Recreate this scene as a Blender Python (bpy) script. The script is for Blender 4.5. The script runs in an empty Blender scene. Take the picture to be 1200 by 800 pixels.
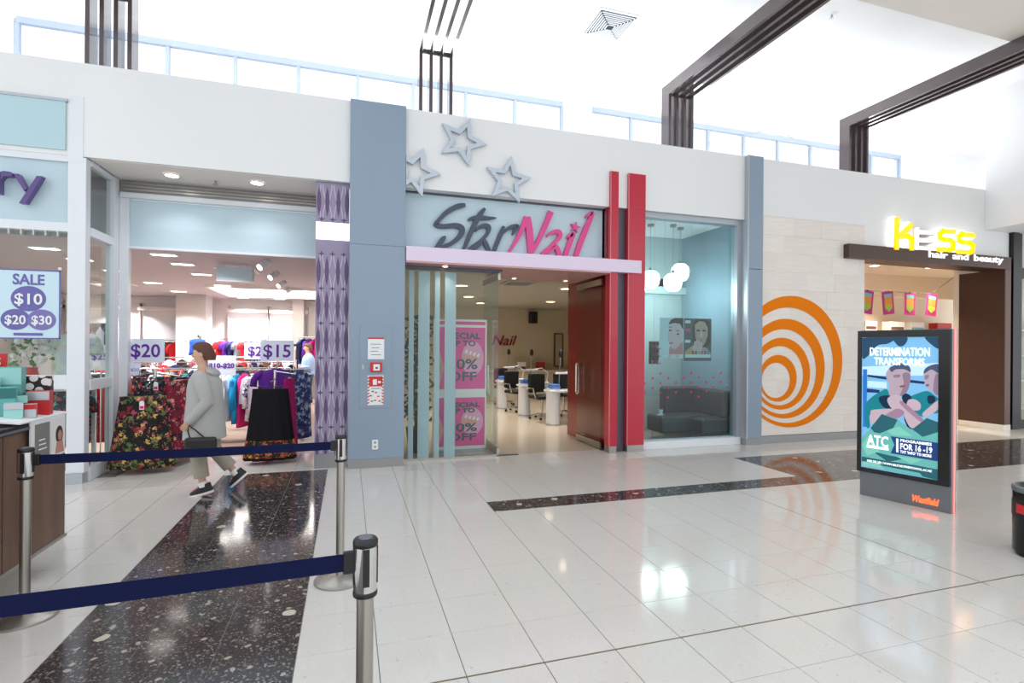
import bpy, bmesh, math, random
from mathutils import Vector, Matrix
random.seed(7)
scene = bpy.context.scene
COL = scene.collection

# ---------------------------------------------------------------- camera
cam_data = bpy.data.cameras.new('camera'); cam = bpy.data.objects.new('camera', cam_data); COL.objects.link(cam)
cam_data.sensor_fit = 'HORIZONTAL'; cam_data.sensor_width = 36.0
cam_data.lens = 613.7 / 1200 * 36.0
cam_data.shift_y = 5.9 / 1200
cam_data.clip_start = 0.05; cam_data.clip_end = 300
cam.matrix_world = (Matrix.Translation((0, 0, 1.577)) @ Matrix.Rotation(math.radians(-17.32), 4, 'Z')
                    @ Matrix.Rotation(math.radians(90), 4, 'X') @ Matrix.Rotation(math.radians(0.4445), 4, 'Z'))
scene.camera = cam

# ---------------------------------------------------------------- world, lights, exposure
world = bpy.data.worlds.new('daylight'); scene.world = world; world.use_nodes = True
bg = world.node_tree.nodes['Background']
bg.inputs[0].default_value = (0.93, 0.97, 1.0, 1); bg.inputs[1].default_value = 1.2
vs = scene.view_settings
vs.view_transform = 'Standard'; vs.look = 'None'; vs.exposure = 0.32; vs.gamma = 1.0; vs.use_curve_mapping = False
try:
    scene.cycles.transparent_max_bounces = 16; scene.cycles.max_bounces = 10
    scene.cycles.sample_clamp_indirect = 6.0; scene.cycles.caustics_reflective = False; scene.cycles.caustics_refractive = False
except Exception:
    pass

def area_light(name, loc, sx, sy, power, color=(1, 1, 1), rot=(0, 0, 0), spread=180.0):
    l = bpy.data.lights.new(name, 'AREA'); l.shape = 'RECTANGLE'; l.size = sx; l.size_y = sy
    l.energy = power; l.color = color; l.spread = math.radians(spread)
    o = bpy.data.objects.new(name, l); COL.objects.link(o); o.location = loc; o.rotation_euler = rot
    return o
# added fill light, unseen behind the bulkhead, to brighten the ceiling
area_light('ceiling_fill', (4.0, 8.3, 4.80), 19.0, 0.7, 260, (0.96, 0.98, 1.0), (math.pi, 0, 0))

# ---------------------------------------------------------------- materials
def lin(c):
    c = c / 255.0
    return c / 12.92 if c <= 0.04045 else ((c + 0.055) / 1.055) ** 2.4
def rgb(r, g, b): return (lin(r), lin(g), lin(b), 1.0)
MATS = {}
def mat(name, col, rough=0.5, metal=0.0, emit=0.0, ecol=None, spec=0.5, coat=0.0, bump=0.0, bscale=80.0, var=0.0, vscale=6.0):
    if name in MATS: return MATS[name]
    m = bpy.data.materials.new(name); m.use_nodes = True; nt = m.node_tree
    b = nt.nodes['Principled BSDF']
    b.inputs['Base Color'].default_value = rgb(*col); b.inputs['Roughness'].default_value = rough
    b.inputs['Metallic'].default_value = metal; b.inputs['Specular IOR Level'].default_value = spec
    b.inputs['Coat Weight'].default_value = coat
    if emit:
        b.inputs['Emission Color'].default_value = rgb(*(ecol or col)); b.inputs['Emission Strength'].default_value = emit
    if var or bump:
        tc = nt.nodes.new('ShaderNodeTexCoord'); n = nt.nodes.new('ShaderNodeTexNoise')
        n.inputs['Scale'].default_value = vscale if var else bscale; n.inputs['Detail'].default_value = 4
        nt.links.new(tc.outputs['Object'], n.inputs['Vector'])
        if var:
            mx = nt.nodes.new('ShaderNodeMix'); mx.data_type = 'RGBA'
            c = rgb(*col); mx.inputs[6].default_value = tuple(x * (1 - var) for x in c[:3]) + (1,)
            mx.inputs[7].default_value = tuple(min(1, x * (1 + var)) for x in c[:3]) + (1,)
            nt.links.new(n.outputs['Fac'], mx.inputs[0]); nt.links.new(mx.outputs[2], b.inputs['Base Color'])
        if bump:
            bp = nt.nodes.new('ShaderNodeBump'); bp.inputs['Strength'].default_value = bump; bp.inputs['Distance'].default_value = 0.01
            nt.links.new(n.outputs['Fac'], bp.inputs['Height']); nt.links.new(bp.outputs['Normal'], b.inputs['Normal'])
    MATS[name] = m; return m
def glass_mat(name, tint=(225, 238, 236), ior=1.5, rough=0.0, frost=0.0, fcol=(200, 220, 225)):
    if name in MATS: return MATS[name]
    m = bpy.data.materials.new(name); m.use_nodes = True; nt = m.node_tree; nt.nodes.clear()
    out = nt.nodes.new('ShaderNodeOutputMaterial'); tr = nt.nodes.new('ShaderNodeBsdfTransparent'); gl = nt.nodes.new('ShaderNodeBsdfGlossy')
    fr = nt.nodes.new('ShaderNodeFresnel'); mx = nt.nodes.new('ShaderNodeMixShader')
    tr.inputs[0].default_value = rgb(*tint); gl.inputs['Roughness'].default_value = rough; fr.inputs[0].default_value = ior
    geo = nt.nodes.new('ShaderNodeNewGeometry'); iv = nt.nodes.new('ShaderNodeMath'); iv.operation = 'SUBTRACT'; iv.inputs[0].default_value = 1.0
    mu = nt.nodes.new('ShaderNodeMath'); mu.operation = 'MULTIPLY'
    nt.links.new(geo.outputs['Backfacing'], iv.inputs[1]); nt.links.new(iv.outputs[0], mu.inputs[0]); nt.links.new(fr.outputs[0], mu.inputs[1])
    nt.links.new(mu.outputs[0], mx.inputs[0]); nt.links.new(tr.outputs[0], mx.inputs[1]); nt.links.new(gl.outputs[0], mx.inputs[2])
    last = mx
    if frost:
        df = nt.nodes.new('ShaderNodeBsdfDiffuse'); df.inputs[0].default_value = rgb(*fcol)
        m2 = nt.nodes.new('ShaderNodeMixShader'); m2.inputs[0].default_value = frost
        nt.links.new(mx.outputs[0], m2.inputs[1]); nt.links.new(df.outputs[0], m2.inputs[2]); last = m2
    nt.links.new(last.outputs[0], out.inputs[0]); MATS[name] = m; return m
def ramp_mat(name, tex, scale, stops, rough=0.5, vec='Object', detail=3.0, sxyz=(1, 1, 1), interp='LINEAR', distort=0.0, voro='F1', out='Distance', coat=0, bump=0.0):
    """A texture of one kind through a colour ramp."""
    if name in MATS: return MATS[name]
    m = bpy.data.materials.new(name); m.use_nodes = True; nt = m.node_tree; b = nt.nodes['Principled BSDF']
    b.inputs['Roughness'].default_value = rough; b.inputs['Coat Weight'].default_value = coat
    tc = nt.nodes.new('ShaderNodeTexCoord'); mp = nt.nodes.new('ShaderNodeMapping'); mp.inputs['Scale'].default_value = sxyz
    nt.links.new(tc.outputs[vec], mp.inputs[0])
    if tex == 'NOISE':
        t = nt.nodes.new('ShaderNodeTexNoise'); t.inputs['Detail'].default_value = detail; t.inputs['Distortion'].default_value = distort; o = t.outputs['Fac']
    elif tex == 'VORONOI':
        t = nt.nodes.new('ShaderNodeTexVoronoi'); t.feature = voro; o = t.outputs[out]
    else:
        t = nt.nodes.new('ShaderNodeTexWave'); t.inputs['Distortion'].default_value = distort; t.inputs['Detail'].default_value = detail; o = t.outputs['Fac']
    t.inputs['Scale'].default_value = scale
    nt.links.new(mp.outputs[0], t.inputs['Vector'])
    r = nt.nodes.new('ShaderNodeValToRGB'); r.color_ramp.interpolation = interp
    while len(r.color_ramp.elements) < len(stops): r.color_ramp.elements.new(0.5)
    for e, (p, c) in zip(r.color_ramp.elements, stops): e.position = p; e.color = rgb(*c)
    nt.links.new(o, r.inputs[0]); nt.links.new(r.outputs[0], b.inputs['Base Color'])
    if bump:
        bp = nt.nodes.new('ShaderNodeBump'); bp.inputs['Strength'].default_value = bump; bp.inputs['Distance'].default_value = 0.01
        nt.links.new(o, bp.inputs['Height']); nt.links.new(bp.outputs['Normal'], b.inputs['Normal'])
    MATS[name] = m; return m
def flecked_mat(name, base, flecks, scale=40.0, thr=0.16, rough=0.1):
    """Polished terrazzo: voronoi cells, a share of them chips of stone."""
    m = bpy.data.materials.new(name); m.use_nodes = True; nt = m.node_tree; b = nt.nodes['Principled BSDF']
    b.inputs['Roughness'].default_value = rough
    geo = nt.nodes.new('ShaderNodeNewGeometry')
    prev = None
    for k, (sc, th, col) in enumerate(flecks):
        n = nt.nodes.new('ShaderNodeTexNoise'); n.inputs['Scale'].default_value = sc * 1.1; n.inputs['Detail'].default_value = 3
        nt.links.new(geo.outputs['Position'], n.inputs['Vector'])
        ad = nt.nodes.new('ShaderNodeMix'); ad.data_type = 'RGBA'; ad.inputs[0].default_value = 0.03
        nt.links.new(geo.outputs['Position'], ad.inputs[6]); nt.links.new(n.outputs['Color'], ad.inputs[7])
        v = nt.nodes.new('ShaderNodeTexVoronoi'); v.inputs['Scale'].default_value = sc; v.voronoi_dimensions = '2D'
        nt.links.new(ad.outputs[2], v.inputs['Vector'])
        wn = nt.nodes.new('ShaderNodeSeparateColor'); nt.links.new(v.outputs['Color'], wn.inputs[0])
        lt = nt.nodes.new('ShaderNodeMath'); lt.operation = 'LESS_THAN'; lt.inputs[1].default_value = th; nt.links.new(wn.outputs[0], lt.inputs[0])
        l2 = nt.nodes.new('ShaderNodeMath'); l2.operation = 'LESS_THAN'; l2.inputs[1].default_value = 0.36; nt.links.new(v.outputs['Distance'], l2.inputs[0])
        mu = nt.nodes.new('ShaderNodeMath'); mu.operation = 'MULTIPLY'; nt.links.new(lt.outputs[0], mu.inputs[0]); nt.links.new(l2.outputs[0], mu.inputs[1])
        mx = nt.nodes.new('ShaderNodeMix'); mx.data_type = 'RGBA'
        if prev is None: mx.inputs[6].default_value = rgb(*base)
        else: nt.links.new(prev, mx.inputs[6])
        mx.inputs[7].default_value = rgb(*col); nt.links.new(mu.outputs[0], mx.inputs[0]); prev = mx.outputs[2]
    nt.links.new(prev, b.inputs['Base Color']); MATS[name] = m; return m
# ---------------------------------------------------------------- mesh helpers
class MB:
    def __init__(s): s.v = []; s.f = []
    def add(s, vs, fs):
        o = len(s.v); s.v += [tuple(p) for p in vs]; s.f += [tuple(i + o for i in f) for f in fs]; return s
    def box(s, x0, x1, y0, y1, z0, z1):
        return s.add([(x0,y0,z0),(x1,y0,z0),(x1,y1,z0),(x0,y1,z0),(x0,y0,z1),(x1,y0,z1),(x1,y1,z1),(x0,y1,z1)],
                     [(0,3,2,1),(4,5,6,7),(0,1,5,4),(1,2,6,5),(2,3,7,6),(3,0,4,7)])
    def cbox(s, cx, cy, cz, w, d, h): return s.box(cx-w/2, cx+w/2, cy-d/2, cy+d/2, cz-h/2, cz+h/2)
    def lathe(s, prof, c=(0,0,0), n=24, cap=True):
        o = []; k = len(prof)
        for i in range(n):
            a = 2*math.pi*i/n
            for r, z in prof: o.append((c[0]+r*math.cos(a), c[1]+r*math.sin(a), c[2]+z))
        fs = []
        for i in range(n):
            j = (i+1) % n
            for q in range(k-1): fs.append((i*k+q, j*k+q, j*k+q+1, i*k+q+1))
        if cap:
            fs.append(tuple(i*k for i in reversed(range(n)))); fs.append(tuple(i*k+k-1 for i in range(n)))
        return s.add(o, fs)
    def cyl(s, p0, p1, r, n=12, r1=None):
        return s.tube([p0, p1], [r, r if r1 is None else r1], n)
    def tube(s, pts, r, n=8, closed=False):
        pts = [Vector(p) for p in pts]; m = len(pts)
        rs = r if isinstance(r, (list, tuple)) else [r]*m
        o = []; prev = None
        for i, p in enumerate(pts):
            a = pts[(i-1) % m] if (closed or i > 0) else p; b = pts[(i+1) % m] if (closed or i < m-1) else p
            t = (b-a).normalized()
            if prev is None:
                u = t.orthogonal().normalized()
            else:
                u = (prev - t*prev.dot(t)); u = u.normalized() if u.length > 1e-6 else t.orthogonal().normalized()
            prev = u; w = t.cross(u)
            for q in range(n):
                an = 2*math.pi*q/n; o.append(p + (u*math.cos(an)+w*math.sin(an))*rs[i])
        fs = []
        for i in range(m if closed else m-1):
            j = (i+1) % m
            for q in range(n): fs.append((i*n+q, i*n+(q+1) % n, j*n+(q+1) % n, j*n+q))
        if not closed: fs.append(tuple(reversed(range(n)))); fs.append(tuple((m-1)*n+q for q in range(n)))
        return s.add(o, fs)
    def prism(s, poly, d0, d1, plane='XZ'):
        """closed polygon in XZ (depth along y), XY (depth z) or YZ (depth x)"""
        def P(a, b, d): return (a, d, b) if plane == 'XZ' else ((a, b, d) if plane == 'XY' else (d, a, b))
        n = len(poly); vs = [P(a, b, d0) for a, b in poly] + [P(a, b, d1) for a, b in poly]
        return s.add(vs, [tuple(reversed(range(n))), tuple(range(n, 2*n))] + [(i, (i+1) % n, (i+1) % n + n, i+n) for i in range(n)])
    def ring(s, c, ro, ri, d0, d1, cin=None, n=64, a0=0.0, a1=2*math.pi, clip=None):
        """annulus in XZ with its own inner centre, depth along y"""
        cin = cin or c; vs = []
        full = abs(a1-a0-2*math.pi) < 1e-6; cnt = n if full else n+1
        for i in range(cnt):
            a = a0+(a1-a0)*i/n
            for (cx, cz), r in ((c, ro), (cin, ri)):
                x = cx+r*math.cos(a)
                if clip is not None: x = max(x, clip)
                for d in (d0, d1): vs.append((x, d, cz+r*math.sin(a)))
        fs = []
        for i in range(n):
            a, b = i*4, ((i+1) % cnt)*4
            fs += [(a, b, b+2, a+2), (a+1, a+3, b+3, b+1), (a, a+1, b+1, b), (a+2, b+2, b+3, a+3)]
        return s.add(vs, fs)
    def sphere(s, c, r, n=14, m=9, sc=(1,1,1)):
        vs = [(c[0], c[1], c[2]-r*sc[2])]
        for i in range(1, m):
            ph = -math.pi/2+math.pi*i/m
            for q in range(n):
                a = 2*math.pi*q/n; vs.append((c[0]+r*sc[0]*math.cos(ph)*math.cos(a), c[1]+r*sc[1]*math.cos(ph)*math.sin(a), c[2]+r*sc[2]*math.sin(ph)))
        vs.append((c[0], c[1], c[2]+r*sc[2])); fs = []
        for q in range(n): fs.append((0, 1+(q+1) % n, 1+q)); fs.append((len(vs)-1, 1+(m-2)*n+q, 1+(m-2)*n+(q+1) % n))
        for i in range(m-2):
            for q in range(n): fs.append((1+i*n+q, 1+i*n+(q+1) % n, 1+(i+1)*n+(q+1) % n, 1+(i+1)*n+q))
        return s.add(vs, fs)
    def xf(s, M):
        s.v = [tuple(M @ Vector(p)) for p in s.v]; return s
    def mesh(s, name, smooth=False):
        me = bpy.data.meshes.new(name); me.from_pydata(s.v, [], s.f); me.update()
        bm = bmesh.new(); bm.from_mesh(me); bmesh.ops.recalc_face_normals(bm, faces=bm.faces); bm.to_mesh(me); bm.free()
        if smooth: me.polygons.foreach_set('use_smooth', [True]*len(me.polygons))
        return me
def world_origin(o):
    v = Vector((0, 0, 0))
    while o is not None: v = v + o.location; o = o.parent
    return v
def obj(name, mb, m, parent=None, world=True, smooth=False, bevel=0.0, seg=2):
    """one mesh object; world=True: the builder holds world coordinates and the parent chain has no rotation"""
    if parent is not None and world:
        w = world_origin(parent); mb.v = [(p[0]-w.x, p[1]-w.y, p[2]-w.z) for p in mb.v]
    me = mb.mesh(name, smooth)
    o = bpy.data.objects.new(name, me); COL.objects.link(o)
    if m is not None: me.materials.append(MATS[m] if isinstance(m, str) else m)
    o.parent = parent
    if bevel:
        md = o.modifiers.new('bevel', 'BEVEL'); md.width = bevel; md.segments = seg; md.limit_method = 'ANGLE'; md.angle_limit = math.radians(40)
    if smooth:
        try:
            me.set_sharp_from_angle(angle=math.radians(42))
        except Exception: pass
    return o
def tag(o, label=None, cat=None, group=None, kind=None):
    if label: o['label'] = label
    if cat: o['category'] = cat
    if group: o['group'] = group
    if kind: o['kind'] = kind
    return o
def thing(name, label, cat, loc=(0, 0, 0), rotz=0.0, group=None, kind=None):
    o = bpy.data.objects.new(name, None); COL.objects.link(o); o.empty_display_size = 0.1
    o.location = loc; o.rotation_euler = (0, 0, rotz)
    return tag(o, label, cat, group, kind)
def struct(name, mb, m, label, parent=None, cat=None, **k):
    o = obj(name, mb, m, parent, **k)
    if parent is None: tag(o, label, cat, None, 'structure')
    return o
def sroot(name, label, loc=(0, 0, 0)): return thing(name, label, None, loc, 0, None, 'structure')
def dup(root, loc=None, rotz=None, label=None, group=None):
    r = root.copy(); COL.objects.link(r)
    if loc is not None: r.location = loc
    if rotz is not None: r.rotation_euler = (0, 0, rotz)
    tag(r, label, None, group)
    for ch in list(root.children):
        c = ch.copy(); COL.objects.link(c); c.parent = r
        for g in list(ch.children):
            d = g.copy(); COL.objects.link(d); d.parent = c
    return r
def text_mb(body, size, depth=0.004, shear=0.0, bold=0.0, sx=1.0, align='CENTER', space=1.0, plane='XZ', at=(0, 0, 0), width=None, res=3):
    """lettering: reads left to right along +x, faces -y (plane XZ)"""
    cu = bpy.data.curves.new('lettering', 'FONT'); cu.body = body; cu.size = size; cu.extrude = depth/2; cu.shear = shear
    cu.offset = bold; cu.align_x = align; cu.space_character = space; cu.resolution_u = res
    o = bpy.data.objects.new('lettering', cu); COL.objects.link(o)
    dg = bpy.context.evaluated_depsgraph_get(); me = bpy.data.meshes.new_from_object(o.evaluated_get(dg))
    mb = MB(); vs = [v.co.copy() for v in me.vertices]; fs = [tuple(p.vertices) for p in me.polygons]
    bpy.data.objects.remove(o); bpy.data.curves.remove(cu); bpy.data.meshes.remove(me)
    if width and vs:
        w = max(v.x for v in vs)-min(v.x for v in vs); sx = width/w
    mb.add([(v.x*sx+at[0], -v.z+at[1], v.y+at[2]) if plane == 'XZ' else (v.x*sx+at[0], v.y+at[1], v.z+at[2]) for v in vs], fs)
    return mb
def disc_pts(cx, cz, rx, rz, n=28, a0=0.0, a1=2*math.pi):
    k = n if abs(a1-a0-2*math.pi) < 1e-6 else n-1
    return [(cx+rx*math.cos(a0+(a1-a0)*i/k), cz+rz*math.sin(a0+(a1-a0)*i/k)) for i in range(n)]
def stroke(pts, ws):
    """outline of a brush stroke: centre line and width at each point"""
    L, R = [], []
    P = [Vector((a, b)) for a, b in pts]
    for i, p in enumerate(P):
        t = (P[min(i+1, len(P)-1)]-P[max(i-1, 0)]).normalized(); n = Vector((-t.y, t.x)); w = ws[i]/2
        L.append(tuple(p+n*w)); R.append(tuple(p-n*w))
    return L+R[::-1]
def smooth_path(pts, k=5):
    """Catmull-Rom through tuples of any length"""
    out = []; n = len(pts)
    for i in range(n-1):
        p0, p1, p2, p3 = pts[max(i-1, 0)], pts[i], pts[i+1], pts[min(i+2, n-1)]
        for q in range(k):
            t = q/k
            out.append(tuple(0.5*((2*b)+(-a+c)*t+(2*a-5*b+4*c-d)*t*t+(-a+3*b-3*c+d)*t**3) for a, b, c, d in zip(p0, p1, p2, p3)))
    out.append(tuple(pts[-1])); return out

# ---------------------------------------------------------------- palette
mat('white_wall', (232, 233, 234), 0.6, bump=0.02, bscale=200)
mat('ceiling_white', (244, 245, 246), 0.8)
mat('soffit_cream', (236, 231, 225), 0.8)
mat('white_metal', (226, 230, 236), 0.35)
mat('grey_alu', (178, 184, 192), 0.35, 0.4)
mat('steel', (176, 172, 166), 0.32, 1.0)
mat('chrome', (214, 214, 214), 0.12, 1.0)
mat('blue_panel', (138, 156, 175), 0.38, var=0.03, vscale=1.2)
mat('base_grey', (150, 150, 152), 0.35, 0.3)
mat('dark_frame', (84, 70, 72), 0.22, coat=0.8)
mat('black', (18, 18, 20), 0.4)
mat('black_gloss', (10, 10, 11), 0.12)
mat('rubber', (26, 26, 28), 0.7)
mat('window_grey', (160, 172, 190), 0.5)
mat('grout', (134, 130, 124), 0.8)
mat('bronze', (128, 112, 86), 0.4, 0.5)
flecked_mat('terrazzo_black', (56, 53, 54), [(130, 0.30, (74, 68, 66)), (80, 0.20, (104, 98, 95)), (48, 0.10, (132, 126, 121)), (62, 0.05, (128, 104, 90)), (26, 0.045, (168, 160, 150)), (10, 0.018, (206, 196, 182)), (110, 0.08, (160, 154, 148))], rough=0.10)
flecked_mat('tile_white', (214, 211, 205), [(120, 0.10, (222, 219, 213)), (160, 0.10, (203, 200, 193)), (60, 0.005, (192, 188, 181))], rough=0.085)
glass_mat('clear_glass', (243, 248, 246))
glass_mat('teal_glass', (224, 240, 242), ior=1.6)
glass_mat('sign_glass', (228, 240, 244), frost=0.8, fcol=(208, 229, 238), ior=1.75)  # pale diffuse share paints the bright mall reflection into the glass
glass_mat('frosted_film', (200, 225, 228), frost=0.66, fcol=(176, 204, 210), rough=0.2)
glass_mat('clerestory_glass', (250, 252, 255))
mat('lamp_on', (255, 252, 244), 0.5, emit=6.0)
mat('lamp_warm', (255, 236, 200), 0.5, emit=6.0)
STAR_SIGN = {
    'letter_s': [[(1.541, 3.545, 0.033), (1.492, 3.537, 0.05), (1.398, 3.504, 0.054), (1.273, 3.419, 0.05), (1.17, 3.307, 0.041), (1.133, 3.243, 0.053), (1.233, 3.226, 0.049), (1.4, 3.251, 0.054), (1.489, 3.224, 0.062), (1.489, 3.149, 0.062), (1.422, 3.061, 0.05), (1.318, 2.984, 0.041), (1.204, 2.939, 0.037), (1.121, 2.924, 0.029)], [(1.121, 2.924, 0.021), (1.183, 2.989, 0.053), (1.234, 3.055, 0.054), (1.269, 3.092, 0.012)]],
    'letter_t': [[(1.821, 3.524, 0.03), (1.761, 3.443, 0.055), (1.697, 3.328, 0.055), (1.623, 3.175, 0.054), (1.554, 3.003, 0.046), (1.514, 2.917, 0.025)], [(1.581, 3.34, 0.021), (1.654, 3.375, 0.042), (1.761, 3.386, 0.051), (1.87, 3.39, 0.038), (1.989, 3.402, 0.009)]],
    'letter_a': [[(1.687, 3.191, 0.017), (1.73, 3.242, 0.034), (1.817, 3.28, 0.051), (1.882, 3.262, 0.051), (1.861, 3.172, 0.042), (1.764, 3.063, 0.038), (1.657, 2.979, 0.042), (1.604, 2.94, 0.033)], [(1.604, 2.931, 0.021), (1.7, 2.96, 0.034), (1.79, 3.04, 0.021)], [(1.807, 3.094, 0.03), (1.84, 3.022, 0.055), (1.885, 2.923, 0.047)]],
    'letter_r': [[(2.103, 3.291, 0.034), (2.059, 3.186, 0.051), (2.016, 3.076, 0.051), (1.955, 2.919, 0.042)], [(2.053, 3.153, 0.017), (2.159, 3.261, 0.034), (2.248, 3.302, 0.047), (2.311, 3.311, 0.034), (2.271, 3.244, 0.039), (2.231, 3.181, 0.013)]],
    'letter_n': [[(2.173, 2.92, 0.021), (2.295, 3.112, 0.043), (2.384, 3.291, 0.06), (2.447, 3.452, 0.065)], [(2.447, 3.452, 0.087), (2.482, 3.303, 0.082), (2.5, 3.13, 0.082), (2.515, 2.932, 0.074)], [(2.515, 2.932, 0.052), (2.627, 3.117, 0.052), (2.73, 3.343, 0.061), (2.822, 3.561, 0.07)]],
    'letter_a_pink': [[(2.759, 3.196, 0.018), (2.836, 3.254, 0.04), (2.943, 3.275, 0.057), (2.967, 3.211, 0.053), (2.849, 3.077, 0.04), (2.744, 2.983, 0.044), (2.675, 2.928, 0.031)], [(2.675, 2.924, 0.017), (2.803, 2.971, 0.035), (2.902, 3.052, 0.018)], [(2.901, 3.081, 0.031), (2.933, 3.005, 0.062), (2.965, 2.915, 0.053)]],
    'letter_i': [[(3.075, 3.196, 0.013), (3.122, 3.231, 0.04), (3.178, 3.257, 0.053), (3.135, 3.151, 0.062), (3.053, 2.92, 0.058)]],
    'letter_l': [[(3.371, 3.522, 0.013), (3.424, 3.558, 0.036), (3.493, 3.59, 0.045), (3.401, 3.383, 0.067), (3.305, 3.152, 0.067), (3.222, 2.923, 0.058)]],
}
SIGN_STAR_C = (3.211, 3.362)
KESS_SIGN = {
    'letter_k': [[(9.38, 3.905, 0.054), (9.363, 3.408, 0.054)], [(9.709, 3.823, 0.054), (9.445, 3.62, 0.054)], [(9.391, 3.598, 0.054), (9.629, 3.622, 0.054), (9.734, 3.581, 0.054), (9.739, 3.418, 0.054)]],
    'letter_e': [[(9.87, 3.767, 0.038), (9.866, 3.426, 0.038)], [(9.871, 3.721, 0.038), (10.297, 3.741, 0.039)], [(9.872, 3.577, 0.038), (10.299, 3.592, 0.039)], [(9.874, 3.432, 0.038), (10.301, 3.437, 0.039)]],
    'letter_s': [[(10.819, 3.79, 0.062), (10.523, 3.779, 0.061), (10.453, 3.724, 0.061), (10.461, 3.653, 0.061), (10.544, 3.631, 0.061), (10.721, 3.626, 0.062), (10.809, 3.581, 0.062), (10.794, 3.485, 0.062), (10.723, 3.452, 0.062), (10.44, 3.435, 0.061)]],
    'letter_s_last': [[(11.345, 3.762, 0.063), (11.02, 3.759, 0.062), (10.952, 3.709, 0.062), (10.96, 3.636, 0.062), (11.041, 3.614, 0.062), (11.245, 3.61, 0.062), (11.335, 3.565, 0.063), (11.32, 3.473, 0.063), (11.247, 3.434, 0.062), (10.955, 3.427, 0.062)]],
}
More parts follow.
